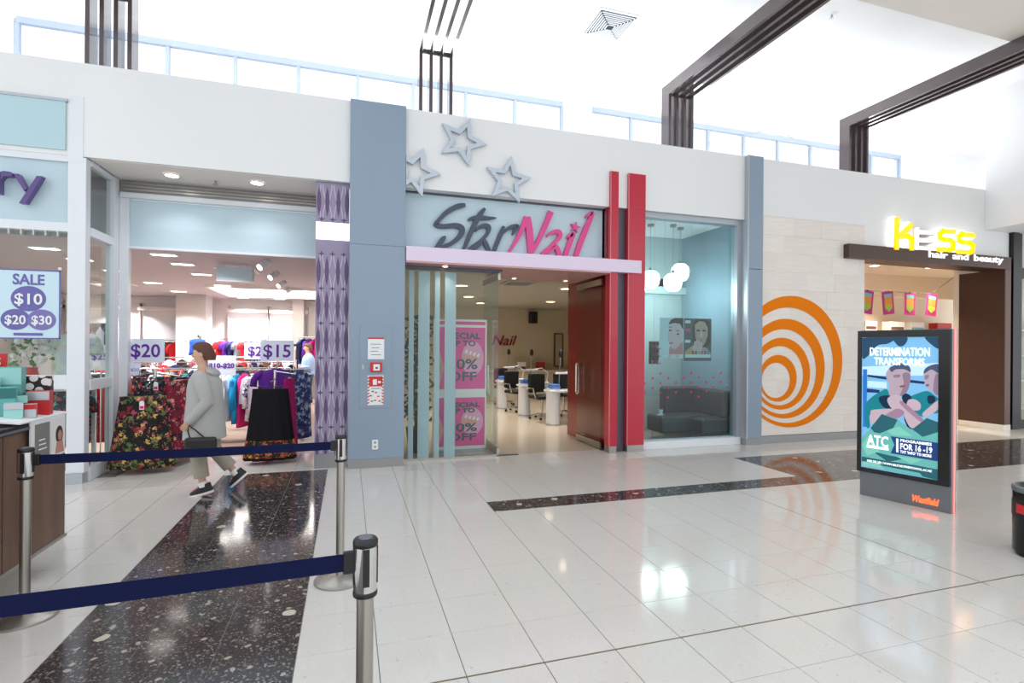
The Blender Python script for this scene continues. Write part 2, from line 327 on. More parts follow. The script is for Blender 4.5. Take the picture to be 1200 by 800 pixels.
AD_PRINT = {
    'cloud': [[(0.021, 1.7), (0.333, 1.707), (0.264, 1.638), (0.181, 1.624), (0.121, 1.57), (0.072, 1.5), (0.022, 1.485)], [(0.31, 1.707), (0.435, 1.708), (0.413, 1.625), (0.357, 1.614)], [(0.586, 1.708), (0.698, 1.71), (0.699, 1.588), (0.629, 1.638)]],
    'haze': [[(0.023, 1.388), (0.7, 1.45), (0.701, 1.326), (0.024, 1.291)], [(0.074, 1.239), (0.255, 1.236), (0.256, 1.169), (0.075, 1.17)]],
    'stripe': [[(0.074, 1.305), (0.257, 1.29), (0.257, 1.26), (0.074, 1.283)], [(0.457, 1.272), (0.585, 1.261), (0.585, 1.236), (0.457, 1.243)], [(0.069, 1.156), (0.191, 1.148), (0.191, 1.117), (0.069, 1.114)]],
    'post': [[(0.03, 1.361), (0.071, 1.362), (0.068, 0.742), (0.034, 0.738)]],
    'skin': [[(0.249, 1.323), (0.264, 1.357), (0.289, 1.398), (0.358, 1.414), (0.448, 1.404), (0.467, 1.34), (0.462, 1.236), (0.433, 1.143), (0.383, 1.099), (0.303, 1.073), (0.244, 1.088), (0.285, 1.171), (0.257, 1.263)], [(0.576, 1.319), (0.59, 1.384), (0.651, 1.424), (0.7, 1.413), (0.702, 1.145), (0.652, 1.166), (0.61, 1.194), (0.591, 1.25)]],
    'shirt': [[(0.054, 0.961), (0.1, 1.048), (0.185, 1.123), (0.256, 1.162), (0.291, 1.092), (0.372, 1.046), (0.338, 0.91), (0.114, 0.899), (0.102, 0.747), (0.063, 0.755)], [(0.466, 1.087), (0.526, 1.137), (0.611, 1.169), (0.673, 1.124), (0.702, 1.089), (0.703, 0.964), (0.591, 0.952), (0.57, 0.911), (0.505, 0.955)]],
    'shirt_dark': [[(0.185, 1.069), (0.291, 1.092), (0.304, 0.96), (0.221, 0.978)], [(0.611, 1.118), (0.663, 1.123), (0.674, 1.074), (0.622, 1.044)], [(0.394, 1.1), (0.472, 1.107), (0.494, 0.954), (0.57, 0.86), (0.592, 0.812), (0.441, 0.792)]],
    'hair': [[(0.283, 1.382), (0.324, 1.415), (0.38, 1.43), (0.45, 1.414), (0.467, 1.35), (0.414, 1.376), (0.335, 1.371), (0.301, 1.343)], [(0.58, 1.339), (0.59, 1.39), (0.64, 1.426), (0.7, 1.435), (0.7, 1.351), (0.641, 1.383)]],
    'shade': [[(0.398, 1.33), (0.461, 1.333), (0.46, 1.229), (0.433, 1.143), (0.377, 1.105), (0.41, 1.219)], [(0.589, 1.32), (0.62, 1.328), (0.615, 1.296), (0.589, 1.282)], [(0.319, 1.313), (0.376, 1.32), (0.37, 1.293), (0.324, 1.287)], [(0.672, 1.324), (0.701, 1.326), (0.702, 1.145), (0.657, 1.173)]],
    'arm': [[(0.107, 0.884), (0.138, 0.936), (0.406, 0.97), (0.417, 0.919), (0.139, 0.786), (0.108, 0.816)], [(0.262, 1.049), (0.303, 1.099), (0.36, 1.111), (0.4, 1.061), (0.417, 0.998), (0.57, 0.886), (0.528, 0.804), (0.463, 0.795), (0.384, 0.955), (0.304, 0.966)], [(0.45, 1.066), (0.505, 1.077), (0.553, 1.037), (0.548, 0.979), (0.494, 0.967), (0.439, 1.0)], [(0.575, 0.95), (0.684, 1.075), (0.702, 1.089), (0.703, 1.001), (0.602, 0.908), (0.581, 0.912)]],
    'arm_shade': [[(0.338, 0.963), (0.417, 0.932), (0.339, 0.858), (0.163, 0.802)], [(0.4, 1.048), (0.57, 0.892), (0.554, 0.858), (0.389, 1.008)]],
    'mouth': [[(0.376, 1.204), (0.416, 1.217), (0.416, 1.196), (0.38, 1.188)], [(0.598, 1.232), (0.621, 1.238), (0.621, 1.22), (0.6, 1.214)]],
    'hill_light': [[(0.025, 0.621), (0.116, 0.738), (0.219, 0.898), (0.358, 0.857), (0.456, 0.784), (0.562, 0.715), (0.641, 0.809), (0.699, 0.857), (0.703, 0.29), (0.027, 0.32)]],
    'hill_dark': [[(0.109, 0.737), (0.213, 0.897), (0.358, 0.854), (0.321, 0.766), (0.195, 0.69), (0.143, 0.697)], [(0.486, 0.774), (0.607, 0.901), (0.699, 0.871), (0.699, 0.776), (0.574, 0.71)], [(0.026, 0.418), (0.21, 0.414), (0.482, 0.416), (0.702, 0.398), (0.702, 0.344), (0.027, 0.358)], [(0.131, 0.489), (0.298, 0.474), (0.434, 0.47), (0.274, 0.405)], [(0.494, 0.418), (0.702, 0.411), (0.702, 0.297), (0.576, 0.317)]],
    'hill_mid': [[(0.026, 0.546), (0.103, 0.662), (0.196, 0.5), (0.078, 0.435)], [(0.259, 0.728), (0.371, 0.787), (0.492, 0.705), (0.322, 0.687)], [(0.336, 0.481), (0.575, 0.483), (0.482, 0.423)], [(0.027, 0.365), (0.184, 0.38), (0.249, 0.32), (0.027, 0.32)]],
    'banner': [[(0.297, 0.676), (0.7, 0.671), (0.701, 0.49), (0.298, 0.5), (0.331, 0.592)]],
    'bar': [[(0.347, 0.662), (0.367, 0.661), (0.368, 0.518), (0.348, 0.52)]],
}
RING_CIRCLES = [(7.146, 1.359, 1.11), (7.08, 1.298, 0.972), (7.024, 1.242, 0.837), (6.967, 1.192, 0.71), (6.937, 1.157, 0.601), (6.897, 1.123, 0.496), (6.861, 1.081, 0.39), (6.817, 1.046, 0.294)]
# ================================================================ FLOOR
floor = struct('floor', MB().box(-9, 15, -3.0, 7.30, -0.30, -0.004), 'grout', 'polished white and black tiled floor of the shopping mall')
TS = 0.3963
def tile_mesh(w, d, name, m):
    b = MB(); g = 0.0016; h = 0.0024
    x, y = w/2-h, d/2-g; e = 0.0008
    b.add([(-x,-y,-0.006),(x,-y,-0.006),(x,y,-0.006),(-x,y,-0.006),(-x,-y,-e),(x,-y,-e),(x,y,-e),(-x,y,-e),(-x+e,-y+e,0),(x-e,-y+e,0),(x-e,y-e,0),(-x+e,y-e,0)],
          [(0,1,5,4),(1,2,6,5),(2,3,7,6),(3,0,4,7),(4,5,9,8),(5,6,10,9),(6,7,11,10),(7,4,8,11),(8,9,10,11)])
    me = b.mesh(name); me.materials.append(MATS[m]); return me
CA, SA = math.cos(math.radians(17.32)), math.sin(math.radians(17.32))
def project(x, y, z):
    dx, dz = x*CA-y*SA, x*SA+y*CA
    if dz < 0.2: return None
    return 600+613.7*dx/dz, 405.9-613.7*(z-1.577)/dz, dz
xs = [0.55+TS*k for k in range(-24, 37)]
rows = [2.446+TS*k for k in range(-13, 6)]          # rows below the narrow black strip
tiles = []                                           # cx, cy, w, d, kind
def put(x0, x1, y0, y1):
    cx, cy = (x0+x1)/2, (y0+y1)/2
    big = -1.43-0.01 < cx < -0.24+0.01 and cy < 7.16
    strip = 4.815 < cy < 5.14 and cx > 1.34
    rect = 5.14 < cy < 6.25 and cx > 5.2
    tiles.append((cx, cy, round(x1-x0, 4), round(y1-y0, 4), 'terrazzo_black' if (big or strip or rect) else 'tile_white'))
ys = [2.446+TS*k for k in range(-13, 7)]; ys[-1] = 4.82
ys += [5.14, 5.536, 5.90, 6.25, 6.65, 7.05, 7.30]
for a in range(len(xs)-1):
    for b in range(len(ys)-1):
        put(xs[a], xs[a+1], ys[b], ys[b+1])
# tiled threshold of the fashion shop
yt = [7.30, 7.69, 8.20]
for a in range(len(xs)-1):
    for b in range(2):
        if -2.84 < xs[a] and xs[a+1] < -0.2: put(xs[a], xs[a+1], yt[b], yt[b+1])
struct('floor_threshold', MB().box(-2.9, 0.0, 7.30, 8.20, -0.30, -0.004), 'grout', 'tiled threshold in the entrance of the fashion shop')
def area_px(t):
    p = project(t[0], t[1], 0)
    if p is None or p[2] < 0.5: return -1
    u, v, dz = p
    if not (-60 < u < 1260 and 400 < v < 850): return -1
    return t[2]*t[3]/dz**3
tiles.sort(key=lambda t: -area_px(t))
shared = {}; rest = MB(); restb = MB(); n_w = n_b = 0
for t in tiles:
    cx, cy, w, d, k = t
    big_enough = area_px(t) > 0
    black = k == 'terrazzo_black'
    if big_enough and (n_b < 300 if black else n_w < 300):
        key = (w, d, k)
        if key not in shared: shared[key] = tile_mesh(w, d, 'terrazzo_tile' if black else 'floor_tile', k)
        o = bpy.data.objects.new('terrazzo_tile' if black else 'floor_tile', shared[key]); COL.objects.link(o)
        o.location = (cx, cy, 0); o.parent = floor
        if black: n_b += 1
        else: n_w += 1
    else:
        x, y = w/2-0.0024, d/2-0.0016
        (restb if black else rest).add([(cx-x, cy-y, 0), (cx+x, cy-y, 0), (cx+x, cy+y, 0), (cx-x, cy+y, 0)], [(0, 1, 2, 3)])
if rest.v: tag(obj('floor_tile_field', rest, 'tile_white', floor), kind='stuff')
if restb.v: tag(obj('terrazzo_tile_field', restb, 'terrazzo_black', floor), kind='stuff')
# brass movement joints between the tiles
obj('movement_joint', MB().box(0.2, 14, 2.441, 2.451, -0.003, 0.0006), 'bronze', floor)
obj('movement_joint', MB().box(4.115, 4.121, 2.4, 7.0, -0.003, 0.0005), 'bronze', floor)

# ================================================================ BULKHEAD WALL ABOVE THE SHOPS, COLUMNS
TOPZ = 4.72
wf = struct('wall_front', MB().box(-8, 0.0, 7.05, 7.35, 3.67, TOPZ).box(0.70, 6.17, 7.05, 7.35, 3.68, TOPZ)
            .box(6.17, 6.48, 7.12, 7.35, 0, TOPZ).box(6.48, 12.6, 7.05, 7.35, 3.78, TOPZ).box(8.76, 12.6, 7.05, 7.35, 3.41, 3.78), 'white_wall',
            'smooth white bulkhead wall running above all the shopfronts')
struct('roof_deck', MB().box(-9, 15, 7.35, 9.5, 4.60, 4.70), 'ceiling_white', 'flat white deck on top of the shops behind the bulkhead')
# wall turning towards the viewer on the far right
struct('wall_right', MB().box(11.9, 16, 3.5, 7.049, 3.93, 6.6).box(12.60, 16, 7.05, 7.3, 3.93, 6.6), 'white_wall', 'white dropped wall box above the shop on the far right')
struct('ceiling', MB().box(-9, 16, 3.0, 9.7, 6.6, 6.75), 'ceiling_white', 'bright white mall ceiling above the clerestory windows')
struct('ceiling_soffit', MB().box(5.25, 16, -3.0, 4.75, 5.74, 6.55), 'soffit_cream', 'lower cream ceiling panel at the upper right of the mall')
# blue clad column
bc = sroot('column_cladding', 'tall blue-grey panelled column between the fashion shop and the nail salon', (0.35, 7.2, 0))
obj('panel', MB().box(0.0, 0.70, 6.98, 7.42, 0.115, 2.868), 'blue_panel', bc, bevel=0.006)
obj('panel', MB().box(0.0, 0.70, 6.98, 7.42, 2.874, TOPZ), 'blue_panel', bc, bevel=0.006)
obj('joint', MB().box(0.006, 0.694, 6.987, 7.4, 2.86, 2.88), 'base_grey', bc)
obj('base', MB().box(0.003, 0.697, 6.985, 7.4, 0, 0.12), 'base_grey', bc)
# hatch in the column with its notices
hd = obj('service_hatch', MB().box(0.135, 0.535, 6.972, 6.985, 0.77, 1.83), 'blue_panel', bc, bevel=0.003)
obj('hatch_gap', MB().box(0.131, 0.539, 6.976, 6.982, 0.766, 1.834), 'base_grey', bc)
obj('hatch_latch', MB().box(0.165, 0.19, 6.965, 6.975, 1.27, 1.33), 'steel', bc)
mat('paper', (236, 238, 240), 0.7); mat('sign_red', (206, 40, 44), 0.5); mat('ink', (60, 60, 66), 0.7); mat('ink_green', (60, 130, 80), 0.7)
nt1 = tag(obj('notice', MB().box(0.235, 0.44, 6.966, 6.972, 1.40, 1.68), 'paper'), 'white printed notice with a red top line, upper of three on the blue column', 'notice')
obj('red_line', MB().box(0.235, 0.44, 6.964, 6.968, 1.66, 1.68), 'sign_red', nt1)
for q in range(4): obj('text_line', MB().box(0.27+0.01*(q % 2), 0.40-0.02*(q % 3), 6.9645, 6.967, 1.59-q*0.045, 1.596-q*0.045), 'ink', nt1)
ab = thing('fire_alarm_point', 'small square red fire alarm call point on the blue column', 'fire alarm', (0.34, 6.97, 1.23))
obj('box', MB().box(0.268, 0.412, 6.945, 6.972, 1.235, 1.36), 'sign_red', ab, bevel=0.006)
obj('glass', MB().box(0.305, 0.385, 6.94, 6.946, 1.255, 1.335), 'paper', ab); obj('mark', MB().box(0.33, 0.36, 6.937, 6.941, 1.28, 1.30), 'ink', ab)
n2 = thing('fire_notice', 'tall red and white fire action notice, lowest on the blue column', 'notice', (0.34, 6.97, 0.81))
obj('sheet', MB().box(0.235, 0.435, 6.966, 6.972, 0.81, 1.19), 'paper', n2)
obj('header', MB().box(0.255, 0.42, 6.963, 6.967, 1.05, 1.18), 'sign_red', n2)
obj('pictogram', MB().box(0.30, 0.35, 6.960, 6.964, 1.07, 1.14), 'paper', n2); obj('pictogram', MB().box(0.365, 0.40, 6.960, 6.964, 1.09, 1.12), 'paper', n2)
obj('text_line', MB().box(0.28, 0.40, 6.963, 6.967, 1.02, 1.027), 'ink', n2)
for q in range(9):
    z = 0.825+q*0.04
    for (xa, sgn) in ((0.236, 1), (0.434, -1)): obj('hazard_stripe', MB().prism([(xa, z), (xa+sgn*0.022, z+0.012), (xa+sgn*0.022, z+0.03), (xa, z+0.018)], 6.963, 6.967), 'sign_red', n2)
for q, (x, z, c) in enumerate([(0.275,0.93,'sign_red'),(0.30,0.985,'ink_green'),(0.34,0.97,'sign_red'),(0.37,0.92,'sign_red'),(0.33,0.87,'sign_red'),(0.29,0.86,'ink_green'),(0.385,0.86,'sign_red')]):
    obj('mark', MB().prism([(x-0.018, z-0.006), (x+0.012, z-0.008), (x+0.018, z+0.008), (x-0.01, z+0.01)], 6.963, 6.967), c, n2)
so = thing('wall_socket', 'small white double power socket low on the blue column', 'socket', (0.335, 6.98, 0.23))
obj('plate', MB().box(0.297, 0.372, 6.972, 6.981, 0.235, 0.36), 'paper', so, bevel=0.004)
for q in (0.27, 0.325): obj('outlet', MB().box(0.318, 0.35, 6.970, 6.973, q-0.012, q+0.012), 'base_grey', so)
# narrow blue pilaster
bp_ = sroot('pilaster_cladding', 'narrow blue-grey pilaster between the nail salon window and the stone wall', (6.33, 7.1, 0))
obj('panel', MB().box(6.19, 6.48, 6.98, 7.14, 0.11, 2.868), 'blue_panel', bp_, bevel=0.006)
obj('panel', MB().box(6.19, 6.48, 6.98, 7.14, 2.874, TOPZ), 'blue_panel', bp_, bevel=0.006)
obj('edge_profile', MB().box(6.165, 6.19, 6.97, 7.14, 0.11, TOPZ), 'grey_alu', bp_)
obj('base', MB().box(6.17, 6.477, 6.985, 7.13, 0, 0.11), 'base_grey', bp_)

# ================================================================ CLERESTORY
CY = 9.5
struct('wall_clerestory', MB().box(-9, 16, CY, CY+0.15, 6.34, 6.6).box(3.97, 4.49, CY, CY+0.15, 4.55, 6.34).box(12.95, 16, CY, CY+0.15, 4.55, 6.34).box(-9, -4.72, CY, CY+0.15, 4.55, 6.34),
       'ceiling_white', 'white wall band above the row of high clerestory windows')
tag(obj('clerestory_pier', MB().box(4.12, 4.42, 9.15, 9.49, 4.6, 6.6), 'ceiling_white'), 'square white pier between the two runs of high windows', None, None, 'structure')
def clerestory(n, xsl, label):
    r = sroot('window_%d' % n, label, ((xsl[0]+xsl[-1])/2, CY, 4.7))
    obj('head_rail', MB().box(xsl[0], xsl[-1], CY-0.06, CY+0.02, 6.25, 6.34), 'window_grey', r)
    obj('sill_rail', MB().box(xsl[0], xsl[-1], CY-0.06, CY+0.02, 4.70, 4.80), 'window_grey', r)
    for x in xsl: obj('mullion', MB().box(x-0.028, x+0.028, CY-0.04, CY+0.02, 4.80, 6.25), 'window_grey', r)
    for a, b in zip(xsl, xsl[1:]): obj('pane', MB().box(a+0.035, b-0.035, CY-0.012, CY-0.004, 4.80, 6.25), 'clerestory_glass', r)
clerestory(1, [-4.66+0.955*k for k in range(10)], 'left run of high grey framed windows above the shopfronts')
clerestory(2, [4.53+0.932*k for k in range(10)], 'right run of high grey framed windows above the shopfronts')
# stay wires outside the window
st = thing('stay_cable', 'thin inverted V of wire seen against the right high windows', 'cable', (9.05, 9.4, 5.8))
obj('wire', MB().tube([(7.26, 9.44, 5.92), (9.05, 9.44, 6.50)], 0.009, 6), 'window_grey', st)
obj('wire', MB().tube([(9.05, 9.44, 6.50), (10.2, 9.44, 6.14)], 0.009, 6), 'window_grey', st)

# ================================================================ PORTAL FRAMES
def portal(x0, label, yend):
    r = thing('portal_frame', label, 'frame', (x0+0.23, 7.2, TOPZ-0.02), 0, 'dark portal frames under the ceiling')
    for k in range(4):
        x = x0+k*0.137
        b = MB().prism([(7.31, 4.70), (7.31, 5.73), (yend, 5.73), (yend, 5.55), (7.11, 5.55), (7.11, 4.70)], x, x+0.045, 'YZ')
        obj('fin', b, 'dark_frame', r)
    obj('spacer', MB().box(x0+0.045, x0+0.411, 7.24, 7.26, 5.60, 5.66), 'dark_frame', r)
    return r
portal(-2.88, 'dark brown four-fin ceiling frame at the far left above the fashion shop', 1.0)
portal(0.88, 'dark brown four-fin ceiling frame above the blue column and the stars', 1.0)
portal(4.76, 'dark brown four-fin ceiling frame above the nail salon window', 1.0)
portal(8.47, 'dark brown four-fin ceiling frame above the stone wall and hair salon', 1.0)
mat('gap_dark', (70, 74, 80), 0.6)
# air diffuser
df = thing('air_diffuser', 'square louvred air diffuser in the white mall ceiling', 'vent', (3.85, 7.35, 6.6))
obj('frame', MB().box(3.50, 4.20, 7.00, 7.70, 6.590, 6.60), 'white_metal', df); obj('throat', MB().box(3.55, 4.15, 7.05, 7.65, 6.586, 6.591), 'gap_dark', df)
for k in range(7):
    s = 0.29-k*0.036; z0 = 6.575-k*0.004
    b = MB(); c = (3.85, 7.35)
    for (ax, ay, bx, by) in ((-s,-s,s,-s+0.016),(-s,s-0.016,s,s),(-s,-s,-s+0.016,s),(s-0.016,-s,s,s)): b.box(c[0]+ax, c[0]+bx, c[1]+ay, c[1]+by, z0, z0+0.012)
    obj('louvre', b, 'white_metal', df)
for q, (x, y) in enumerate([(2.9, 6.5), (6.9, 6.1), (10.6, 6.8), (-1.9, 7.3)]):
    s = thing('sprinkler', ['small ceiling sprinkler left of the air diffuser', 'small ceiling sprinkler between the two right frames', 'small ceiling sprinkler at the far right', 'small ceiling sprinkler at the far left'][q], 'sprinkler', (x, y, 6.6))
    obj('stem', MB().cyl((x, y, 6.6), (x, y, 6.55), 0.012, 8), 'grey_alu', s); obj('deflector', MB().cyl((x, y, 6.55), (x, y, 6.54), 0.03, 10), 'grey_alu', s)
# ================================================================ FASHION SHOP (left)
ramp_mat('wood_floor', 'WAVE', 1.2, [(0.0, (140, 120, 106)), (0.5, (152, 133, 119)), (1.0, (164, 146, 132))], 0.35, sxyz=(6, 0.4, 1), distort=3)
mat('shop_wall', (240, 234, 230), 0.7); mat('shop_ceiling', (188, 182, 186), 0.8); mat('shop_grey', (196, 190, 186), 0.7)
mat('purple', (98, 62, 140), 0.5); mat('purple_deep', (94, 30, 148), 0.5); mat('sign_paper', (222, 228, 244), 0.6)
struct('floor_boutique', MB().box(-9, 0.0, 8.20, 17.2, -0.30, -0.002).box(-9, -2.9, 7.30, 8.20, -0.30, -0.002), 'wood_floor', 'brown wood floor of the fashion shop')
struct('wall_boutique_back', MB().box(-9, 0.3, 17.0, 17.2, 0, 3.2), 'shop_wall', 'pale back wall of the fashion shop')
struct('wall_boutique_left', MB().box(-9.2, -9, 7.3, 17.2, 0, 4.6), 'shop_wall', 'pale left wall of the fashion shop')
struct('wall_party', MB().box(0.0, 0.35, 7.43, 17.2, 0, 4.5), 'shop_wall', 'party wall between the fashion shop and the nail salon')
struct('ceiling_boutique', MB().box(-9, 0.0, 7.98, 17.0, 2.9, 3.1).box(-9, -2.82, 7.36, 7.97, 3.66, 3.76).box(-9, -2.82, 7.90, 7.98, 2.9, 3.66), 'shop_ceiling', 'mauve lit ceiling of the fashion shop')
struct('ceiling_entrance', MB().box(-2.8, -0.41, 7.10, 8.05, 3.665, 3.75), 'soffit_cream', 'soffit above the entrance of the fashion shop')
# shop columns and wall bays
for (x0, x1, y0, y1, lb) in ((-4.35, -3.65, 15.8, 16.5, 'square pale column deep in the fashion shop behind the walking shopper'), (-1.55, -1.25, 16.2, 16.9, 'thin pale column at the back right of the fashion shop')):
    c = sroot('shop_column', lb, ((x0+x1)/2, (y0+y1)/2, 0))
    obj('shaft', MB().box(x0, x1, y0, y1, 0, 2.9), 'shop_grey', c)
    obj('base', MB().box(x0-0.02, x1+0.02, y0-0.02, y1+0.02, 0, 0.12), 'base_grey', c)
for k, x in enumerate((-8.3, -6.9, -5.5, -3.3, -2.2)):
    b = sroot('wall_bay_%d' % (k+1), 'white framed display bay %s on the back wall of the fashion shop' % ('one', 'two', 'three', 'four', 'five')[k], (x, 16.9, 0))
    obj('panel', MB().box(x, x+1.0, 16.94, 16.99, 0.3, 2.6), 'white_wall', b)
    for xx in (x-0.03, x+1.0): obj('upright', MB().box(xx, xx+0.03, 16.85, 16.99, 0, 2.7), 'shop_grey', b)
    obj('pelmet', MB().box(x-0.03, x+1.03, 16.75, 16.99, 2.5, 2.6), 'shop_wall', b)
# raised coffer at the right of the ceiling, with bright cove
cf = sroot('ceiling_coffer', 'bright recessed cove light in the fashion shop ceiling', (-1.4, 14, 2.9))
obj('cove', MB().box(-3.0, -0.4, 13.2, 15.4, 2.875, 2.90), 'lamp_on', cf)
mat('coffer_rim', (240, 236, 232), 0.6)
for bx in ((-3.06, -0.34, 13.1, 13.2), (-3.06, -0.34, 15.4, 15.5), (-3.06, -3.0, 13.2, 15.4), (-0.4, -0.34, 13.2, 15.4)): obj('rim', MB().box(*bx, 2.84, 2.90), 'coffer_rim', cf)
# recessed lamps
def downlight(x, y, z, r, label, warm=False, parentgroup=None, rect=False, power=0.0, lcol=(0.99, 0.97, 1.0)):
    t = thing('downlight', label, 'light', (x, y, z), 0, parentgroup)
    if power: area_light('downlight_beam', (x, y, z-0.03), r*1.8, r*0.9 if rect else r*1.8, power, lcol, spread=112.0)
    if rect:
        obj('trim', MB().box(x-r*1.15, x+r*1.15, y-r*0.62, y+r*0.62, z-0.012, z), 'coffer_rim', t); obj('lens', MB().box(x-r, x+r, y-r*0.45, y+r*0.45, z-0.016, z-0.011), 'lamp_warm' if warm else 'lamp_on', t)
    else:
        obj('trim', MB().lathe([(r*1.25, 0), (r*1.25, -0.012), (r, -0.014), (r, 0)], (x, y, z), 20, cap=False), 'coffer_rim', t)
        obj('lens', MB().lathe([(0.001, -0.010), (r, -0.010), (r, 0)], (x, y, z), 20), 'lamp_warm' if warm else 'lamp_on', t)
    return t
for k, (x, y) in enumerate([(-2.62, 8.93), (-2.63, 9.88), (-2.66, 11.19), (-2.70, 13.12), (-2.72, 14.93), (-4.05, 8.9), (-4.05, 9.9), (-4.05, 11.2), (-4.05, 13.12), (-4.08, 15.02), (-4.09, 16.4)]):
    downlight(x, y, 2.9, 0.15, 'bright downlight, %s of the %s row in the fashion shop ceiling' % (('first', 'second', 'third', 'fourth', 'fifth', 'sixth')[k % 5 if k < 5 else k-5], 'right' if k < 5 else 'left'), rect=True, parentgroup='fashion shop ceiling lights', power=26 if y < 12 else 52)
for k, x in enumerate((-5.8, -2.85, -1.9)): downlight(x, 16.35, 2.9, 0.13, '%s wall washing lamp close to the back wall of the fashion shop' % ('left', 'middle', 'right')[k], rect=True, parentgroup='fashion shop wall lamps', power=60)
def spot(x, y, z, label):
    area_light('spot_beam', (x-0.12, y-0.09, z-0.17), 0.1, 0.1, 14, (1.0, 0.96, 0.94), (math.radians(20), math.radians(35), 0), spread=100.0)
    t = thing('spotlight', label, 'spotlight', (x, y, z), 0, 'fashion shop spotlights')
    obj('mount', MB().cyl((x, y, z), (x, y, z-0.05), 0.035, 10), 'white_metal', t)
    h = obj('head', MB().cyl((x+0.02, y+0.05, z-0.03), (x-0.09, y-0.06, z-0.13), 0.055, 14), 'white_metal', t, smooth=True)
    obj('lens', MB().cyl((x-0.0905, y-0.0605, z-0.1305), (x-0.094, y-0.064, z-0.134), 0.046, 14), 'lamp_on', h)
for k, (x, y) in enumerate([(-1.23, 8.93), (-1.25, 10.22), (-1.28, 11.64), (-1.30, 13.0)]):
    spot(x, y, 2.895, 'white ceiling spotlight, %s from the entrance of the fashion shop' % ('nearest', 'second', 'third', 'farthest')[k])
for k, (x, y) in enumerate([(-1.9, 10.4), (-4.9, 13.6)]):
    t = thing('air_grille', ('square ceiling air grille near the spotlights in the fashion shop', 'square ceiling air grille at the left in the fashion shop')[k], 'vent', (x, y, 2.9))
    obj('frame', MB().box(x-0.32, x+0.32, y-0.32, y+0.32, 2.885, 2.9), 'coffer_rim', t)
    for q in range(5): obj('slat', MB().box(x-0.26, x+0.26, y-0.26+q*0.12, y-0.20+q*0.12, 2.875, 2.886), 'shop_grey', t)
ds = thing('hanging_light_box', 'pale translucent box hanging under the fashion shop ceiling', 'light box', (-1.8, 9.6, 2.7))
obj('box', MB().box(-2.05, -1.52, 9.5, 9.65, 2.62, 2.84), 'sign_glass', ds); obj('rail', MB().box(-2.05, -1.52, 9.5, 9.65, 2.60, 2.62), 'white_metal', ds)
for x in (-1.95, -1.62): obj('hanger', MB().cyl((x, 9.57, 2.84), (x, 9.57, 2.9), 0.006, 6), 'steel', ds)
# entrance header: roller shutter box, track, transom glazing
hb = sroot('window_3', 'transom pane with painted-in pale reflection and shutter box above the fashion shop entrance', (-1.6, 7.9, 2.8))
obj('shutter_box', MB().box(-2.78, -0.42, 7.86, 8.0, 3.50, 3.665), 'base_grey', hb)
for z in (3.535, 3.575, 3.62): obj('shutter_slat', MB().box(-2.78, -0.42, 7.845, 7.862, z, z+0.028), 'steel', hb, bevel=0.004)
obj('head_rail', MB().box(-2.78, -0.42, 7.80, 7.90, 3.43, 3.50), 'white_metal', hb, bevel=0.01)
obj('pane', MB().box(-2.70, -0.42, 7.90, 7.912, 2.83, 3.43), 'sign_glass', hb)
obj('bottom_rail', MB().box(-2.74, -0.42, 7.88, 7.93, 2.80, 2.83), 'white_metal', hb)
obj('jamb', MB().box(-2.80, -2.70, 7.86, 7.96, 0, 3.5), 'white_metal', hb, bevel=0.004)
for k, (x, y) in enumerate([(-2.1, 7.43), (-1.14, 7.42)]):
    downlight(x, y, 3.664, 0.075, ('left', 'right')[k]+' round downlight in the soffit above the fashion shop entrance', parentgroup='entrance soffit lights', power=3)
sp = thing('sprinkler', 'small sprinkler between the two entrance soffit lights', 'sprinkler', (-1.64, 7.52, 3.66)); obj('stem', MB().cyl((-1.64, 7.52, 3.665), (-1.64, 7.52, 3.62), 0.012, 8), 'steel', sp); obj('deflector', MB().cyl((-1.64, 7.52, 3.62), (-1.64, 7.52, 3.612), 0.03, 10), 'steel', sp)
# shop window and side return
sw = sroot('window_4', 'white framed shop window of the fashion shop with sign letters', (-3.6, 7.1, 0))
obj('corner_post', MB().box(-3.0, -2.83, 7.045, 7.16, 0.12, 3.66), 'white_metal', sw, bevel=0.004)
obj('corner_post', MB().box(-3.0, -2.86, 7.042, 7.05, 3.6, 4.34), 'white_metal', sw)
obj('post_base', MB().box(-3.0, -2.84, 7.035, 7.16, 0, 0.12), 'grey_alu', sw)
for (z0, z1) in ((0.0, 0.14), (1.06, 1.22), (2.82, 2.92), (3.60, 3.72)): obj('rail', MB().box(-6.0, -3.0, 7.06, 7.15, z0, z1), 'white_metal', sw, bevel=0.003)
for (x0, x1) in ((-4.55, -3.01), (-6.0, -4.65)):
    for (z0, z1) in ((0.14, 1.06), (1.22, 2.82), (2.92, 3.60)):
        obj('pane', MB().box(x0, x1, 7.10, 7.112, z0, z1), 'sign_glass' if z0 > 2.9 else 'clear_glass', sw)
    obj('mullion', MB().box(x0-0.10, x0, 7.06, 7.15, 0.14, 3.6), 'white_metal', sw)
mat('pane_teal', (178, 208, 216), 0.12)
obj('upper_pane', MB().box(-6, -3.02, 7.030, 7.045, 3.72, 4.26), 'pane_teal', sw)
obj('upper_rail', MB().box(-6, -3.0, 7.02, 7.05, 4.255, 4.285), 'grey_alu', sw)
for q in range(5): obj('clip', MB().box(-3.1-q*0.11, -3.085-q*0.11, 7.05, 7.07, 2.76, 2.82), 'grey_alu', sw)
sr = sroot('window_5', 'side return window beside the fashion shop entrance', (-2.83, 7.5, 0))
for (z0, z1) in ((0.0, 0.16), (1.04, 1.16), (2.80, 2.90), (3.60, 3.66)): obj('rail', MB().box(-2.88, -2.815, 7.16, 7.72, z0, z1), 'white_metal', sr, bevel=0.003)
for (z0, z1) in ((0.16, 1.04), (1.16, 2.80), (2.90, 3.60)): obj('pane', MB().box(-2.855, -2.845, 7.16, 7.72, z0, z1), 'clear_glass', sr)
